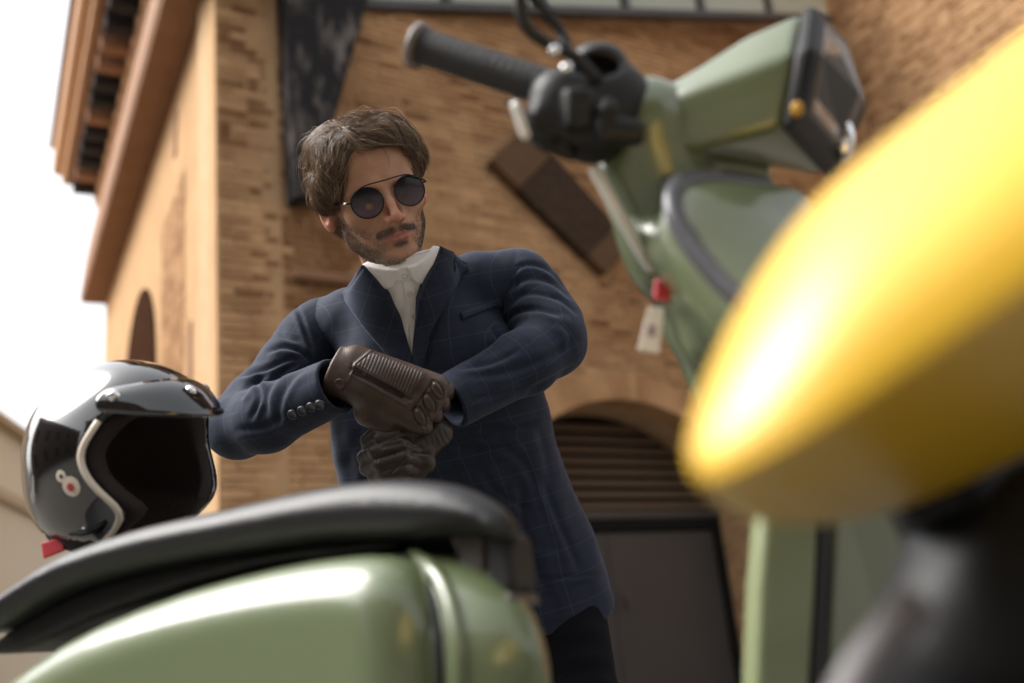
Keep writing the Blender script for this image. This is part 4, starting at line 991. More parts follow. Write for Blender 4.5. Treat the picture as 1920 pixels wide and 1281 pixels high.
def gpost(V, Nn):
    px = q_px(V); fr = np.clip(Nn[:, 2]*2, 0, 1); D = np.zeros(len(V))
    rib = [zz(390, 245), zz(262, 345), zz(675, 585), zz(720, 500), zz(800, 400), zz(600, 330)]
    ins = in_poly(px, rib); dd = seg_dist(px, rib, True)[0]; al = (px-np.array(zz(325, 295))) @ GA
    rib2 = [zz(420, 530), zz(520, 590), zz(500, 640), zz(410, 590)]; ins = in_poly(px, rib2); D += np.where(ins, .0006*np.abs(np.sin(al*math.pi/5.0)), 0)
    for a, b, h, wd in ((zz(240, 372), zz(672, 600), -.0030, 4.0), (zz(225, 410), zz(640, 640), .0012, 2.2), (zz(262, 345), zz(690, 570), .0013, 2.0)):
        d, _, t = seg_dist(px, [a, b]); D += h*np.exp(-(d/wd)**2)
    for c in (zz(748, 728), zz(820, 625), zz(880, 530)):      # knuckle guards
        a_ = np.array([.42, .91]); q = px-np.array(c); u = q @ a_; v = q @ np.array([a_[1], -a_[0]]); r = np.sqrt((u/16.5)**2+(v/7.8)**2)
        D += .0042*np.clip((1.08-r)/.28, 0, 1)**.7-.0022*np.exp(-((r-1.22)/.14)**2)
    for a, b in ((zz(700, 680), zz(760, 830)), (zz(770, 590), zz(835, 780)), (zz(690, 690), zz(830, 490)), (zz(830, 470), zz(900, 560)), (zz(240, 330), zz(200, 520))):
        d, _, t = seg_dist(px, [a, b]); D -= .0016*np.exp(-(d/1.8)**2)
    d, _, t = seg_dist(px, [zz(385, 232), zz(262, 335), zz(222, 430), zz(190, 520)]); D += .0022*np.exp(-(d/2.6)**2)
    return V+Nn*(D*fr)[:, None]
V, Fq = surface(sd_glove_r, (-.32, -.18, -1.70), (-.07, .03, -1.50), .0014); Nn = grad(sd_glove_r, V, .001); V = V+Nn*(vnoise(V, 70, 2)*.0006)[:, None]; V = gpost(V, Nn)
gr_ = mesh_obj('glove', to_world(V), Fq, M_glove, man, label='brown leather glove with ribbed back and long zip')
patch('ribbed_panel', [zz(392, 243), zz(262, 343), zz(470, 452), zz(676, 572), zz(742, 480), zz(800, 398), zz(600, 318)], sd_glove_r, .0004, .0010, M_glove, gr_, 1.3, 4, curve=lambda v: .0015*np.abs(np.sin(((v-np.array(zz(325, 295))) @ GA)*math.pi/6.4+.1*np.sin(v[:, 1]*.2)))*np.clip(seg_dist(v, [zz(392, 243), zz(262, 343), zz(676, 572), zz(800, 398)], True)[0]/3, 0, 1))
zp = march(sd_glove_r, np.array([zz(250+42*i, 378+22.6*i) for i in range(10)]), 1.3, 1.8)+GN*.0005
v, f = tube_vf(to_world(zp), .0019, 6, flat=.5); mesh_obj('zip', v, f, M_zip, gr_)
v, f = box_vf(to_world(zp[0]+GN*.003-GU*.002), dirw(GE*.012), dirw(GU*.004), dirw(GN*.0014)); bevel(mesh_obj('zip_puller', v, f, M_chrome if 0 else M_zip, gr_, smooth=False), .0005)
disc_on('snap', zz(150, 478), sd_glove_r, .0085, .0018, M_glove, gr_, .001); disc_on('snap', zz(330, 408), sd_glove_r, .0030, .0014, M_zip, gr_, .001)
# left hand: a fist held below, its back turned away, four curled fingers towards the viewer
DL = 1.60
fing = [[(783, 848, -.012), (748, 815, .004), (712, 822, .010), (693, 838, -.010), (700, 850, -.030)],
        [(792, 858, -.010), (752, 833, .012), (705, 846, .014), (684, 858, -.008), (695, 868, -.030)],
        [(792, 870, -.012), (758, 856, .012), (712, 870, .013), (688, 878, -.008), (700, 884, -.030)],
        [(786, 884, -.014), (758, 879, .009), (722, 889, .009), (703, 893, -.008), (712, 894, -.026)]]
def sd_glove_l(p):
    p = np.asarray(p, F32); d = s_ell(p, Q(742, 858, DL+.026), (.052, .038, .026)); d = smin(d, s_cap(p, Q(770, 850, DL+.02), Q(818, 810, DL+.035), .030, .028), .02)
    for i, c in enumerate(fing): d = smin(d, s_chain(p, [Q(x, y, DL-z) for x, y, z in c], [.0125, .0130, .0124, .0118, .0105], .004), .0022)
    d = smin(d, s_chain(p, [Q(775, 822, DL+.015), Q(742, 806, DL+.002), Q(712, 808, DL-.004), Q(688, 826, DL+.004)], [.016, .0135, .0125, .0110], .005), .0025)
    d = smin(d, s_chain(p, [Q(800, 846, DL+.01), Q(800, 870, DL+.012), Q(775, 892, DL+.016)], [.0115, .014, .014], .005), .006); return d
def lpost(V, Nn):
    px = q_px(V); fr = np.clip(Nn[:, 2]*2, 0, 1); D = np.zeros(len(V))
    for a, b, h, wd in ((zz(470, 930), zz(610, 900), .0020, 3.5), (zz(470, 985), zz(640, 945), .0020, 4), (zz(560, 1105), zz(700, 1040), .0016, 3.5), (zz(460, 900), zz(480, 1000), -.0018, 2), (zz(560, 880), zz(590, 960), -.0014, 2), (zz(520, 1170), zz(640, 1040), -.0014, 2), (zz(690, 1000), zz(820, 1010), -.0018, 2.5), (zz(650, 930), zz(760, 960), -.0014, 2.2), (zz(400, 1010), zz(430, 1060), -.0014, 2)):
        d, _, t = seg_dist(px, [a, b]); D += h*np.exp(-(d/wd)**2)
    return V+Nn*(D*fr)[:, None]
V, Fq = surface(sd_glove_l, (-.28, -.28, -1.72), (-.08, -.11, -1.55), .0014); Nn = grad(sd_glove_l, V, .001); V = V+Nn*(vnoise(V, 80, 5)*.0006+.0006*np.sin(V[:, 0]*700+V[:, 1]*300)*np.clip(vnoise(V, 40, 1), 0, 1))[:, None]; V = lpost(V, Nn)
mesh_obj('glove', to_world(V), Fq, M_glove2, man, label='dark brown leather glove closed in a fist')
# ================================================================== THE GREEN SCOOTER AND WHAT STANDS ON IT
def paint(name, c, rough=.22, coat=.75, metal=.0, coatr=.14, ci=1.6):
    m = mat(name, c, rough, metal, coat, var=.04, vscale=3, coatr=coatr, coat_ior=ci); return m
M_green = paint('sage_green_paint', (.105, .132, .066), .4); M_black = mat('black_plastic', (.009, .009, .010), .5, var=.1, spec=.35); M_rubber = mat('black_rubber', (.011, .010, .011), .55, var=.15, bump=.3, bscale=200)
M_seat = mat('black_vinyl', (.008, .0076, .009), .40, var=.12, bump=.25, bscale=350, spec=.42, coat=0); M_tyre = mat('tyre_rubber', (.02, .02, .02), .8)
M_chr = mat('chrome', (.8, .8, .8), .08, metal=1, var=0)
dS = np.array([.89, -.457, 0]); dS /= np.linalg.norm(dS); lS = np.array([-dS[1]*-1, 0, 0]); lS = np.array([dS[1], -dS[0], 0])      # lS points to the camera side
S0 = P(800, 960, 1.04); S0[2] = 0
sco = empty('green_scooter', S0, label='sage green scooter with long black seat, parked in front of the man', cat='scooter')
def s_hit(x, y, l): q = hit(x, y, S0+lS*l, lS); return np.array([(q-S0) @ dS, q[2]])
def s_pt(s, l, z): return S0+dS*s+lS*l+Z*z
def loc_s(p): q = p-S0.astype(F32); return q @ dS.astype(F32), q @ lS.astype(F32), q[..., 2]
def s_poly(x, y, poly):
    xy = np.stack([x, y], -1); d = seg_dist(xy, poly, True)[0]; return np.where(in_poly(xy, poly), -d, d)
def extrude_sd(poly, w, r, mid=0., tap=1):
    def sd(p):
        x, l, z = loc_s(np.asarray(p, F32)); x = x-.56*np.minimum(l-.10, 0)*np.clip((x+.45)/.30, 0, 1)*(mid <= 0)*tap; d2 = s_poly(x, z, poly)+r; dl = np.abs(l-mid)-w+r
        return (np.hypot(np.maximum(d2, 0), np.maximum(dl, 0))+np.minimum(np.maximum(d2, dl), 0)-r).astype(F32)
    return sd
def smooth_closed(px, l, n=4):
    a = np.array([s_hit(x, y, l) for x, y in px]); b = np.vstack([a, a[:1]]); return smooth_path(np.c_[b, np.zeros(len(b))], n)[:-1, :2]
def s_surface(sd, poly, w, h, pad=.03, mid=0.):
    c = np.array([s_pt(x, l, z) for x, z in (poly.min(0)-pad, poly.max(0)+pad) for l in (mid-w-pad, mid+w+pad)]); c2 = np.array([s_pt(x, l, z) for x in (poly[:, 0].min()-pad, poly[:, 0].max()+pad) for z in (poly[:, 1].min()-pad, poly[:, 1].max()+pad) for l in (mid-w-pad, mid+w+pad)])
    return surface(sd, c2.min(0), c2.max(0), h)
seat_px = [(-60, 1190), (0, 1133), (60, 1088), (150, 1035), (300, 986), (430, 958), (560, 928), (680, 906), (770, 901), (860, 910), (925, 938), (965, 972), (978, 1012), (960, 1022), (925, 1006), (870, 1008), (800, 1012), (720, 1012), (600, 1016), (450, 1036), (300, 1062), (150, 1102), (60, 1146), (0, 1180)]
sp = smooth_closed(seat_px, .10, 2); sd = extrude_sd(sp, .135, .030)
def sd_seat(p):
    x, l, z = loc_s(np.asarray(p, F32)); return sd(p)
V, Fq = s_surface(sd_seat, sp, .135, .0055); mesh_obj('seat', V, Fq, M_seat, sco)
shade_px = [(-60, 1225), (0, 1176), (60, 1142), (150, 1098), (300, 1058), (450, 1032), (600, 1012), (720, 1008), (760, 1020), (640, 1038), (500, 1056), (350, 1092), (220, 1134), (110, 1176), (0, 1226)]
pp_ = smooth_closed(shade_px, .10, 2); sdp = extrude_sd(pp_, .085, .006)
V, Fq = s_surface(sdp, pp_, .12, .006); mesh_obj('seat_shade', V, Fq, M_black, sco)  # black strip standing in for the shade between seat and body
body_px = [(-200, 1420), (-60, 1300), (0, 1268), (100, 1186), (200, 1142), (350, 1092), (500, 1056), (650, 1034), (760, 1026), (850, 1040), (925, 1085), (975, 1150), (1000, 1230), (1006, 1300), (1000, 1500), (900, 1640), (300, 1680), (0, 1600)]
bp_ = smooth_closed(body_px, .13, 2); sdb = extrude_sd(bp_, .150, .085)
V, Fq = s_surface(sdb, bp_, .15, .008); mesh_obj('body_shell', V, Fq, M_green, sco)
cowl_px = [(-190, 1440), (-60, 1330), (60, 1235), (180, 1165), (340, 1104), (500, 1062), (620, 1042), (700, 1040), (752, 1066), (782, 1120), (796, 1200), (800, 1300), (790, 1450), (700, 1600), (300, 1640), (0, 1600)]
for side in (1, -1):
    cp = smooth_closed(cowl_px, .16, 2); sdc = extrude_sd(cp, .060, .052, mid=side*.125)
    V, Fq = s_surface(sdc, cp, .06, .0065, mid=side*.125); mesh_obj('side_cowl', V, Fq, M_green, sco)
# dark seam and raised bead behind the cowl, laid on the panels
cp1 = smooth_closed(cowl_px, .16, 2); sdc1 = extrude_sd(cp1, .060, .052, mid=.125)
sd_pan = lambda q: (lambda w_: np.minimum(sdb(w_), sdc1(w_)))(to_world(q).astype(F32))
def on_panel(px): p_ = smooth_path([(*q, 0) for q in px], 6)[:, :2]; return to_world(march(sd_pan, p_, .6, 1.6))
def on_body(px): p_ = smooth_path([(*q, 0) for q in px], 6)[:, :2]; return to_world(march(lambda q: sdb(to_world(q).astype(F32)), p_, .6, 1.6))
sm_ = on_body([(735, 1033), (778, 1062), (806, 1115), (820, 1190), (824, 1290), (818, 1400)]); v, f = tube_vf(sm_, .0042, 10); mesh_obj('seam', v, f, M_black, sco)
bd_ = on_body([(765, 1034), (812, 1070), (842, 1125), (856, 1200), (858, 1290), (850, 1400)]); v, f = tube_vf(bd_, .0075, 12); mesh_obj('bead', v, f, M_green, sco)
def plate(name, px, l0, l1, m, w=.004, par=None):
    a = [s_hit(x, y, max(l0, l1)) for x, y in px]; vv = [s_pt(x, l1, z) for x, z in a]+[s_pt(x, l0, z) for x, z in a]; n = len(a)
    ff = [tuple(range(n)), tuple(range(2*n-1, n-1, -1))]+[(i, i+n, (i+1) % n+n, (i+1) % n) for i in range(n)]
    o = mesh_obj(name, vv, ff, m, par or sco, smooth=False)
    bm_ = o.data; import bmesh as _b; B = _b.new(); B.from_mesh(bm_); _b.ops.recalc_face_normals(B, faces=B.faces); B.to_mesh(bm_); B.free(); return bevel(o, w)
M_dgrey = mat('dark_grey_plastic', (.055, .048, .045), .4, var=.2)
plate('seat_hinge', [(838, 1000), (905, 990), (908, 1095), (895, 1108), (868, 1070)], .055, .098, M_dgrey, .006)
plate('seat_hinge_cap', [(908, 990), (952, 1000), (962, 1090), (955, 1118), (912, 1104)], .055, .102, M_black, .006)
plate('seat_hinge_lip', [(890, 1100), (960, 1112), (966, 1135), (940, 1136), (905, 1124)], .055, .106, M_dgrey, .004)
# rear grab handle, number plate bracket side
gp = smooth_path([P(-60, 1230, 1.32), P(-10, 1175, 1.31), P(30, 1140, 1.30), P(80, 1122, 1.28), P(130, 1120, 1.24)], 6); v, f = tube_vf(gp, .009, 12); mesh_obj('grab_handle', v, f, M_black, sco)
v, f = tube_vf(smooth_path([P(38, 1122, 1.275), P(62, 1106, 1.27), P(88, 1096, 1.268)], 4), [.003]+[.007]*7+[.003], 10); mesh_obj('seat_badge', v, f, M_chr, sco)
# floorboard, wheels (below the picture)
v, f = box_vf(s_pt(-.02, -.17, .26), dS*.50, lS*.34, Z*.035); bevel(mesh_obj('floorboard', v, f, M_black, sco, smooth=False), .012)
def wheel(c, ax, r, par, wd=.05):
    a = np.linspace(0, 2*math.pi, 41); e1 = np.cross(ax, Z); e1 /= np.linalg.norm(e1); ring = np.array([c+(r-wd)*(math.cos(t)*e1+math.sin(t)*Z) for t in a])
    v, f = tube_vf(ring, wd, 14, cap=False, up=None); wt = mesh_obj('wheel', *cyl_vf(c-ax*.02, c+ax*.02, r-wd-.01, seg=32), M_chr, par); mesh_obj('tyre', v, f, M_tyre, wt)
wheel(s_pt(-.42, 0, .22), lS, .22, sco); wheel(s_pt(.80, 0, .22), lS, .22, sco)
# column, legshield, headset: the bars are on full lock
def V_surface(fn, lo, hi, h): return surface(fn, lo, hi, h)
def sd_col(p):
    p = np.asarray(p, F32); d = s_chain(p, [Q(1238, 236, .955), Q(1236, 330, .965), Q(1262, 440, .985), Q(1330, 590, 1.02), Q(1430, 860, 1.06)], [.036, .042, .044, .046, .046], .02)
    d = smin(d, s_ell(p, Q(1205, 232, .955), (.030, .040, .045)), .03)
    d = smin(d, s_cap(p, Q(1165, 330, .96), Q(1250, 500, .985), .020, .030), .03); return smin(d, s_cap(p, Q(1270, 300, .98), Q(1420, 322, 1.0), .024, .014), .02)
V, Fq = surface(sd_col, (.04, -.20, -1.13), (.32, .28, -.87), .0055); mesh_obj('steering_column', to_world(V), Fq, M_green, sco)
M_hilite = mat('pale_highlight', (.62, .62, .60), .25, coat=.5, var=.02)
v, f = tube_vf(to_world(smooth_path([Q(1112, 312, .925), Q(1130, 345, .922), Q(1160, 400, .925), Q(1200, 468, .935), Q(1228, 510, .945)], 6)), [.002]+[.006]*23+[.002], 10); mesh_obj('edge_trim_or_glint', v, f, M_hilite, sco)  # pale tube drawn as the white highlight along the panel edge
rings = [[(1236, 166, .96), (1240, 185, .925), (1235, 280, .93), (1270, 290, .99), (1285, 232, 1.01), (1262, 168, .985)],
         [(1305, 126, .955), (1310, 160, .912), (1310, 282, .915), (1345, 292, 1.0), (1360, 228, 1.02), (1332, 150, .985)],
         [(1400, 64, .95), (1402, 128, .900), (1385, 262, .905), (1450, 318, 1.0), (1492, 226, 1.015), (1452, 100, .985)],
         [(1502, 20, .945), (1492, 96, .890), (1463, 240, .895), (1545, 332, 1.0), (1604, 214, 1.01), (1556, 72, .98)]]
vv = [Q(*q) for r in rings for q in r]; ff = []
for i in range(3):
    for j in range(6): k = (j+1) % 6; ff.append((i*6+j, i*6+k, (i+1)*6+k, (i+1)*6+j))
ff += [tuple(range(6)), tuple(range(18, 24))[::-1]]
o = mesh_obj('headset', to_world(np.array(vv)), ff, M_green, sco)
import bmesh
def recalc(o): B = bmesh.new(); B.from_mesh(o.data); bmesh.ops.recalc_face_normals(B, faces=B.faces); B.to_mesh(o.data); B.free(); return o
recalc(o); bevel(o, .010, 4, 25)
FC = [np.array(q, float) for q in rings[3]]; cen = sum(FC)/6
def face_ring(k, fwd): 
    q = [Q(*(cen+(c-cen)*k)) for c in FC]; n_ = np.cross(q[2]-q[0], q[4]-q[0]); n_ /= np.linalg.norm(n_); n_ = n_ if n_[0] > 0 else -n_; return [a+n_*fwd for a in q]
def face_plate(name, k0, f0, k1, f1, m, par, bev=.004):
    a, b = face_ring(k0, f0), face_ring(k1, f1); o = mesh_obj(name, to_world(np.array(a+b)), [tuple(range(6)), tuple(range(6, 12))[::-1]]+[(i, i+6, (i+1) % 6+6, (i+1) % 6) for i in range(6)], m, par, smooth=False); return bevel(recalc(o), bev, 3)
bez = face_plate('headlight', 1.03, .001, 1.0, .014, M_black, sco)
face_plate('bezel', .97, .0142, .80, .020, M_black, bez); m, t, b = new_mat('headlight_glass'); b.inputs['Base Color'].default_value = (.13, .10, .08, 1); b.inputs['Roughness'].default_value = .25; b.inputs['Metallic'].default_value = .3; b.inputs['Coat Weight'].default_value = .4
face_plate('glass', .76, .0202, .70, .023, m, bez, .003)
M_amber = mat('amber_plastic', (.45, .24, .02), .5, coat=.1, var=.05)
for (x, y, d, r) in ((1494, 205, .888, .010),):
    V, Fq = surface(lambda p: s_ell(p, Q(x, y, d), (.006, .008, .006)), Q(x, y, d)-.02, Q(x, y, d)+.02, .002); mesh_obj('indicator', to_world(V), Fq, M_amber, bez)
V, Fq = surface(lambda p: s_ell(p, Q(1583, 262, .975), (.010, .022, .010)), Q(1583, 262, .975)-.03, Q(1583, 262, .975)+.03, .003); mesh_obj('bulb_reflector', to_world(V), Fq, M_chr, bez)
# switch gear, grip, levers
def sd_sw(p):
    p = np.asarray(p, F32); d = s_ell(p, Q(1138, 192, .935), (.043, .040, .036)); d = smin(d, s_cap(p, Q(1050, 190, .93), Q(1110, 240, .93), .030, .034), .02)
    d = smin(d, s_box(p, Q(1055, 240, .925), (.030, .018, .02), .008), .012); d = smin(d, s_ell(p, Q(1120, 118, .94), (.028, .018, .03)), .008); d = smin(d, s_box(p, Q(1160, 250, .90), (.022, .010, .016), .004), .003); d = smin(d, s_box(p, Q(1085, 205, .895), (.012, .018, .010), .003), .002); d = smin(d, s_sph(p, Q(1140, 205, .888), .010), .002); d = smax(d, -s_cap(p, Q(1040, 250, .885), Q(1200, 120, .885), .0022), .002)
    d = smax(d, -s_ell(p, Q(1120, 128, .915), (.020, .011, .02)), .004); return d
V, Fq = surface(sd_sw, (-.0, .13, -1.0), (.16, .30, -.86), .0045); mesh_obj('switch_housing', to_world(V), Fq, M_black, sco)
ga, gb = Q(792, 88, .985), Q(1080, 182, .935); gp_ = [ga+(gb-ga)*t for t in np.linspace(0, 1, 60)]
v, f = tube_vf(to_world(np.array(gp_)), [.0170+.0012*(i % 3 == 0) for i in range(60)], 22); grip = mesh_obj('grip', v, f, M_rubber, sco)
gd = (gb-ga)/np.linalg.norm(gb-ga); v, f = tube_vf(to_world(np.array([ga-gd*.010, ga-gd*.008, ga-gd*.001, ga+gd*.001])), [.014, .0225, .0225, .017], 24); mesh_obj('grip_flange', v, f, mat('grey_rubber', (.12, .10, .095), .5), grip)
v, f = tube_vf(to_world(smooth_path([Q(1070, 262, .92), Q(1020, 262, .90), Q(990, 245, .895), Q(968, 205, .89), Q(962, 188, .89)], 6)), .0062, 12, flat=.7); mesh_obj('brake_lever', v, f, M_black, sco)
v, f = tube_vf(to_world(smooth_path([Q(988, 262, .882), Q(976, 228, .880), Q(964, 190, .878)], 6)), [.002]+[.0050]*11+[.002], 10, flat=.6); mesh_obj('lever_blade', v, f, M_hilite, sco)  # silver lever end; its white edge highlight is put into the pale colour
v, f = box_vf(to_world(Q(985, 205, .905)), dirw([.034, -.012, 0]), dirw([.012, -.034, 0]), dirw([0, 0, -.02])); bevel(mesh_obj('switch_pod', v, f, M_black, sco, smooth=False), .004)
v, f = tube_vf(to_world(smooth_path([Q(1120, 150, .90), Q(1075, 105, .895), Q(1020, 78, .89), Q(985, 45, .88), Q(975, -10, .87), Q(968, -80, .86)], 7)), .0058, 12); mesh_obj('mirror_stem', v, f, M_black, sco)
v, f = tube_vf(to_world(smooth_path([Q(1065, 100, .90), Q(1052, 60, .905), Q(1020, 20, .90), Q(990, -20, .89), Q(975, -50, .87)], 7)), .0050, 12); mesh_obj('cable', v, f, M_black, sco)
V, Fq = surface(lambda p: s_ell(p, Q(955, -190, .86), (.06, .04, .012)), Q(955, -190, .86)-.08, Q(955, -190, .86)+.08, .005); mesh_obj('mirror', to_world(V), Fq, M_chr, sco)
for q in ((1040, 95, .885), (1062, 128, .880)):
    V, Fq = surface(lambda p: s_sph(p, Q(*q), .0055), Q(*q)-.01, Q(*q)+.01, .0015); mesh_obj('bolt', to_world(V), Fq, M_chr, sco)
# legshield: near half, with its dark rim
rim = smooth_path([Q(1440, 350, .93), Q(1370, 342, .91), Q(1300, 338, .89), Q(1264, 352, .87), Q(1262, 395, .855), Q(1292, 455, .84), Q(1345, 522, .82), Q(1405, 580, .80), Q(1480, 660, .78), Q(1600, 800, .76)], 6)
v, f = tube_vf(to_world(rim), .0085, 12); mesh_obj('legshield_rim', v, f, mat('dark_rim', (.055, .055, .065), .3, coat=.3), sco)
def sheet(name, c0, c1, c2, th, m, par, n=8):
    """curved panel through three curves, with thickness"""
    k = len(c0); T = np.linspace(0, 1, n); V = []
    for t in T:
        for i in range(k): V.append(c0[i]*(1-t)*(1-t)+2*c1[i]*t*(1-t)+c2[i]*t*t)
    V = np.array(V); G = np.arange(n*k).reshape(n, k); q = np.stack([G[:-1, :-1], G[:-1, 1:], G[1:, 1:], G[1:, :-1]], -1).reshape(-1, 4)
    o = mesh_obj(name, to_world(V), q, m, par); recalc(o); s_ = o.modifiers.new('thick', 'SOLIDIFY'); s_.thickness = th; s_.offset = 0; return o
front = rim+np.array([.050, -.030, -.03]); mid = rim+np.array([.018, -.005, .014])
tgt = np.array([Q(1530, 420, .98)+(Q(1680, 760, .84)-Q(1530, 420, .98))*t for t in np.linspace(0, 1, len(rim))])
sheet('legshield', rim, rim*.5+tgt*.5+np.array([.008, .012, .045]), tgt, .004, M_green, sco)
back = rim+np.array([-.012, -.012, -.005]); b2 = np.array([Q(1225, 500, .93)+(Q(1500, 860, .86)-Q(1225, 500, .93))*t for t in np.linspace(-.35, 1, len(rim))])
sheet('inner_panel', rim+np.array([-.004, -.004, 0]), back*.6+b2*.4+np.array([-.012, -.006, .012]), b2, .004, M_green, sco)
def sd_leg(p):
    p = np.asarray(p, F32); d = s_chain(p, [Q(1300, 560, .93), Q(1330, 640, .93), Q(1450, 760, .92)], [.026, .020, .03], .02); return d
V, Fq = surface(sd_leg, Q(1300, 560, .93)-np.array([.05, .16, .06]), Q(1450, 560, .93)+np.array([.08, .05, .06]), .005); mesh_obj('knee_panel', to_world(V), Fq, M_green, sco)
M_pale_g = paint('pale_green_panel', (.18, .205, .11), .4, .5)
def slab(name, pts, th, m, par, bev=.006):
    q = [Q(*a) for a in pts]; n_ = np.cross(q[1]-q[0], q[2]-q[0]); n_ /= np.linalg.norm(n_); n_ = n_ if n_[2] > 0 else -n_; n = len(q)
    o = mesh_obj(name, to_world(np.array(q+[a-n_*th for a in q])), [tuple(range(n)), tuple(range(2*n-1, n-1, -1))]+[(i, i+n, (i+1) % n+n, (i+1) % n) for i in range(n)], m, par, smooth=False); return bevel(recalc(o), bev, 3)
slab('leg_panel', [(1440, 900, .84), (1538, 900, .85), (1532, 1100, .83), (1512, 1420, .80), (1412, 1420, .79), (1424, 1100, .82)], .03, M_pale_g, sco)
slab('leg_edge', [(1541, 900, .85), (1566, 900, .86), (1562, 1100, .84), (1540, 1420, .81), (1516, 1420, .80), (1536, 1100, .83)], .03, M_black, sco, .003)
slab('leg_front', [(1570, 900, .87), (1760, 900, .95), (1720, 1420, .92), (1545, 1420, .83)], .02, M_green, sco)
# key with its red fob and white tag hanging from the column
key = empty('key_fob', to_world(Q(1240, 515, .925)), label='red key fob with a white paper tag hanging from the scooter column', cat='key fob')
v, f = tube_vf(to_world(smooth_path([Q(1250, 495, .935), Q(1246, 512, .925), Q(1243, 528, .922)], 5)), .0018, 8); mesh_obj('key', v, f, M_chr, key)
slab('fob', [(1228, 520, .922), (1262, 524, .922), (1260, 568, .918), (1226, 562, .918)], .008, mat('red_plastic', (.42, .02, .03), .35, coat=.4), key, .003)
tg = slab('tag', [(1216, 574, .915), (1246, 578, .915), (1236, 664, .905), (1196, 656, .905)], .0015, mat('white_card', (.72, .66, .60), .7), key, .0006)
slab('tag_print', [(1218, 598, .9125), (1233, 600, .9125), (1229, 632, .908), (1212, 629, .908)], .0006, mat('grey_print', (.28, .22, .25), .6), tg, .0002)
# ------------------------------------------------------------------ helmet on the seat
hel = empty('helmet', to_world(Q(235, 1000, 1.40)), label='glossy black open-face helmet with ivory trim and black peak, standing on the seat', cat='helmet')
HCc = Q(240, 856, 1.40); HN = np.array([.915, -.05, .40]); HN /= np.linalg.norm(HN); HS = np.cross([.0, 1, 0], HN); HS /= np.linalg.norm(HS); HUp = np.cross(HN, HS)
HMx = np.stack([HS, HUp, HN], 1)                         # helmet axes: side, up, forward (out of the face opening)
def h_loc(p): return (np.asarray(p, F32)-HCc.astype(F32)) @ HMx.astype(F32)
RO = np.array([.128, .136, .146]); 
def sd_open(q):       # the face opening, in helmet space; the cheek sweeps forward low down
    x, y, z = q[..., 0], q[..., 1], q[..., 2]
    edge = .052-.012*np.exp(-((y-.02)/.03)**2)+.028*np.exp(-((y+.055)/.032)**2)-.03*np.exp(-((y+.130)/.03)**2)
    return smax(smax(edge-z, y-.074-.25*(.14-z)*0, .02), -(y+.30), .01)
def sd_helm(p):
    q = h_loc(p); d = s_ell(q, (0, 0, 0), RO); d = smax(d, -(q[..., 1]+.130), .012)
    d = np.where(q[..., 1] < 0, smin(d, s_ell(q, (0, -.045, -.012), (.118, .10, .128)), .01), d); d = smax(d, -(q[..., 1]+.130), .012)
    inn = s_ell(q, (0, -.004, 0), RO-.012); inn = np.minimum(inn, s_ell(q, (0, -.05, -.010), (.105, .12, .116)))
    d = smax(d, -sd_open(q)*1., .004); return smax(d, -inn, .004)
V, Fq = surface(sd_helm, HCc-.165, HCc+.165, .0032)
M_gloss = mat('black_gloss_paint', (.006, .006, .007), .12, coat=1, var=.0, coatr=.02, coat_ior=1.6)
helm = mesh_obj('shell', to_world(V), Fq, M_gloss, hel)
M_lin = mat('brown_black_lining', (.020, .012, .011), .9, bump=.5, bscale=200)
def sd_lin(p):
    q = h_loc(p); o_ = np.minimum(s_ell(q, (0, -.004, 0), RO-.0125), s_ell(q, (0, -.05, -.010), (.1045, .12, .1155))); inn = np.minimum(s_ell(q, (0, -.010, 0), RO-.036), s_ell(q, (0, -.06, -.0), (.078, .12, .10)))
    d = smax(o_, -inn, .01); d = smax(d, -(q[..., 1]+.122), .008); return smax(d, -(sd_open(q)+.006), .008)
V, Fq = surface(sd_lin, HCc-.15, HCc+.15, .005); mesh_obj('lining', to_world(V), Fq, M_lin, hel)
# trim along the opening edge: points on the outer shell where the opening starts
def shell_pt(y, side, extra=.0):
    x = side*.12
    z = .052-.012*math.exp(-((y-.02)/.03)**2)+.028*math.exp(-((y+.055)/.032)**2)-.03*math.exp(-((y+.130)/.03)**2)
    def f(x): return float(s_ell(np.array([[x, y, z]], F32), (0, 0, 0), RO)[0] if y >= 0 else min(s_ell(np.array([[x, y, z]], F32), (0, 0, 0), RO)[0], s_ell(np.array([[x, y, z]], F32), (0, -.045, -.012), (.118, .10, .128))[0]))
    lo_, hi_ = 0., .16
    for _ in range(30):
        m_ = (lo_+hi_)/2
        if f(m_) < 0: lo_ = m_
        else: hi_ = m_
    return np.array([side*lo_, y, z])
M_ivory = mat('ivory_trim', (.68, .60, .50), .4, var=.05)
for side in (-1,):
    tp = np.array([shell_pt(y, side) for y in np.linspace(.062, -.125, 22)]); tp = HCc+tp @ HMx.T
    v, f = tube_vf(to_world(tp), .0043, 10); mesh_obj('edge_trim_or_glint', v, f, M_ivory, hel)
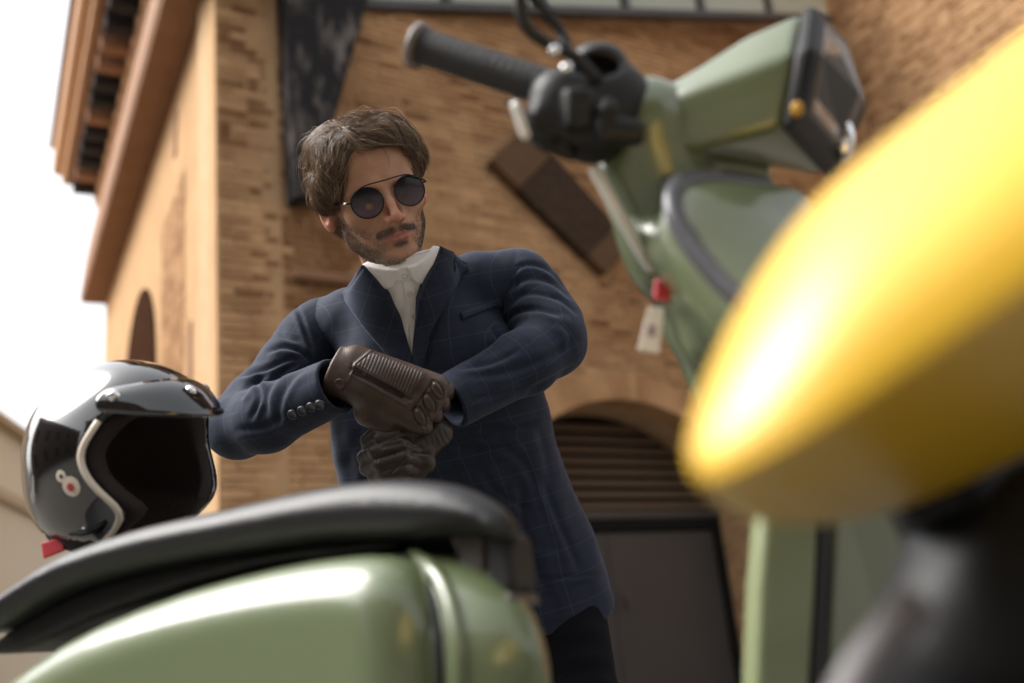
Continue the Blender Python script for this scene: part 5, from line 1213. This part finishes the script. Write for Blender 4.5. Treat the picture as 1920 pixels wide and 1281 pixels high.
# peak
arc_i, arc_o, arc_m = [], [], []
for a in np.linspace(-1.28, 1.28, 25):
    s_ = np.array([math.sin(a), 0, math.cos(a)]); y0 = .078+.020*math.cos(a); r = math.sqrt(max(1-(y0/RO[1])**2, .01)); base = np.array([RO[0]*r*s_[0]*1.0, y0, RO[2]*r*s_[2]])*1.01
    out = base+s_*np.array([.008, 0, .040])*math.cos(a)**.5*1.0+np.array([0, -.026*math.cos(a)-.004, .002]); up = np.array([RO[0]*.80*r*s_[0], y0+.026*math.cos(a)+.006, RO[2]*.80*r*s_[2]+.010]); 
    up = up/ math.sqrt(((up/RO)**2).sum())*1.018; arc_i.append(up); arc_m.append(base*1.03+np.array([0, .004, .004])); arc_o.append(out)
fl_ = lambda A_: np.array([HCc+HMx @ q for q in A_])
k = 25; Vp = np.concatenate([fl_(arc_i), fl_(arc_m), fl_(arc_o)]); G = np.arange(75).reshape(3, 25); q_ = np.stack([G[:-1, :-1], G[:-1, 1:], G[1:, 1:], G[1:, :-1]], -1).reshape(-1, 4)
pk = mesh_obj('peak', to_world(Vp), q_, M_gloss, hel); recalc(pk); ss = pk.modifiers.new('sub', 'SUBSURF'); ss.levels = 2; ss.render_levels = 2; so_ = pk.modifiers.new('thick', 'SOLIDIFY'); so_.thickness = .0028
M_stud = mat('steel_stud', (.75, .75, .77), .18, metal=1, var=0)
for a in (-1.05, 0, 1.05):
    s_ = np.array([math.sin(a), 0, math.cos(a)]); q = np.array([RO[0]*.78*s_[0], .085+.020*math.cos(a), RO[2]*.78*s_[2]]); q = q/math.sqrt(((q/RO)**2).sum())*1.03; c = HCc+HMx @ q
    V, Fq = surface(lambda p: s_ell(p, c, (.0095, .0095, .0095)), c-.014, c+.014, .002); mesh_obj('stud', to_world(V), Fq, M_stud, hel)
def sd_hv(p): return sd_helm(p)
def decal(name, px, r, m, off=.0008, par=None):
    S = march(sd_hv, np.array([px], float), 1.1, 1.6); n_ = grad(sd_hv, S, .006)[0]; M_ = axes(y=[0, 1, 0], z=n_); vv = [S[0]+n_*(off+.0006)]; 
    for j in range(28): a = 2*math.pi*j/28; vv.append(S[0]+n_*off+M_ @ np.array([r*math.cos(a), r*math.sin(a), -r*r*4]))
    return mesh_obj(name, to_world(np.array(vv)), [(0, j+1, (j+1) % 28+1) for j in range(28)], m, par or hel)
M_redp = mat('red_print', (.5, .03, .04), .4)
decal('sticker', (134, 912), .0135, M_ivory, .0010); decal('sticker_dot', (134, 913), .0055, M_redp, .0022); decal('sticker', (115, 893), .0080, M_ivory, .0008); decal('sticker_dot', (116, 893), .003, M_black, .0018)
slab('strap_tab', [(76, 1018, 1.33), (116, 1006, 1.33), (120, 1032, 1.325), (80, 1048, 1.325)], .006, mat('red_webbing', (.50, .035, .05), .6), hel, .002)
v, f = tube_vf(to_world(smooth_path([Q(100, 1010, 1.335), Q(130, 985, 1.36), Q(170, 960, 1.38)], 5)), .006, 8, flat=.3); mesh_obj('chin_strap', v, f, M_black, hel)
# ------------------------------------------------------------------ yellow scooter, close to the lens
yel = empty('yellow_scooter', to_world(Q(1900, 1100, .55))*np.array([1, 1, 0]), label='bright yellow scooter panel very close and out of focus at the right', cat='scooter')
M_yel = paint('yellow_paint', (.70, .41, .010), .45, .75, coatr=.38, ci=1.6)
st_ = [((1285, 870), (1310, 902), (1315, 918)), ((1306, 755), (1352, 893), (1352, 960)), ((1382, 578), (1455, 847), (1455, 1000)), ((1508, 380), (1592, 763), (1584, 996)), ((1697, 232), (1762, 650), (1742, 955)), ((1920, 55), (1932, 535), (1932, 865)), ((2150, -115), (2130, 410), (2130, 770)), ((2400, -280), (2380, 250), (2380, 600))]
VV = []
for i, (t_, r_, b_) in enumerate(st_):
    t_, r_, b_ = map(np.array, (t_, r_, b_)); k = min(1, .12+i*.35); dp = .36
    m1 = t_*.62+r_*.38+np.array([-14, -10])*k; m2 = t_*.28+r_*.72+np.array([-10, -6])*k; m0 = t_*.9+r_*.1
    VV += [Q(*t_, dp+.05*k), Q(*m0, dp+.03*k), Q(*m1, dp-.005*k), Q(*m2, dp-.028*k), Q(*r_, dp-.035*k), Q(*(r_*.75+b_*.25), dp+.03*k), Q(*b_, dp+.20*k), Q(*(b_-np.array([0,10])), dp+.23*k), Q(*((t_+b_)/2), dp+.20*k), Q(*t_, dp+.08*k)]
n = 10; ff = []
for i in range(len(st_)-1):
    for j in range(n): kk = (j+1) % n; ff.append((i*n+j, i*n+kk, (i+1)*n+kk, (i+1)*n+j))
ff += [tuple(range(n)), tuple(range((len(st_)-1)*n, len(st_)*n))[::-1]]
o = mesh_obj('tail_cowl', to_world(np.array(VV)), ff, M_yel, yel); recalc(o)
cr_ = o.data.attributes.new('crease_edge', 'FLOAT', 'EDGE'); cr_.data.foreach_set('value', [1.0 if (e.vertices[0] % n == 4 and e.vertices[1] % n == 4) else 0. for e in o.data.edges])
ss = o.modifiers.new('sub', 'SUBSURF'); ss.levels = 3; ss.render_levels = 3
def sd_blk(p):
    p = np.asarray(p, F32); d = s_chain(p, [Q(2150, 960, .60), Q(1890, 1110, .60), Q(1810, 1230, .58), Q(1780, 1420, .58)], [.060, .060, .050, .045], .02); return smin(d, s_ell(p, Q(1990, 1150, .56), (.06, .09, .05)), .02)
V, Fq = surface(sd_blk, Q(1760, 1420, .54)-np.array([.08, .06, .10]), Q(2150, 900, .58)+np.array([.08, .08, .10]), .006); mesh_obj('undertray', to_world(V), Fq, M_black, yel)
M_hl_grey = mat('highlight_grey', (.16, .15, .16), .6, metal=.0, var=.05)
v, f = tube_vf(to_world(smooth_path([Q(1725, 1130, .45), Q(1660, 1200, .445), Q(1605, 1280, .44), Q(1560, 1380, .43)], 6)), .0095, 14); mesh_obj('highlight_tube', v, f, M_hl_grey, yel)  # grey tube drawn as the soft highlight beside the black parts
yw = origin_of(yel); 
v, f = cyl_vf(np.array([yw[0], yw[1], .25]), to_world(Q(1850, 1300, .56)), .035, .035); mesh_obj('fork', v, f, M_black, yel)
wheel(np.array([yw[0], yw[1], .24]), np.array([.5, .86, 0]), .24, yel)
slab('underside_blocker', [(1700, 985, .56), (2250, 870, .58), (2250, 1050, .70), (1700, 1040, .70)], .05, M_black, yel, .01)  # black slab added to keep the underside of the yellow cowl dark

fb_ = [np.array(q, float) for q in ((.03, -.205, -.24), (.60, -.205, -.24), (.66, -.215, -.555), (.10, -.215, -.555))]
o = mesh_obj('bounce_blocker', to_world(np.array(fb_+[q-np.array([0, .02, 0]) for q in fb_])), [(0, 1, 2, 3), (7, 6, 5, 4)]+[(i, i+4, (i+1) % 4+4, (i+1) % 4) for i in range(4)], M_black, yel, smooth=False); bevel(recalc(o), .005)  # unseen slab added below the view to cut ground bounce onto the cowl
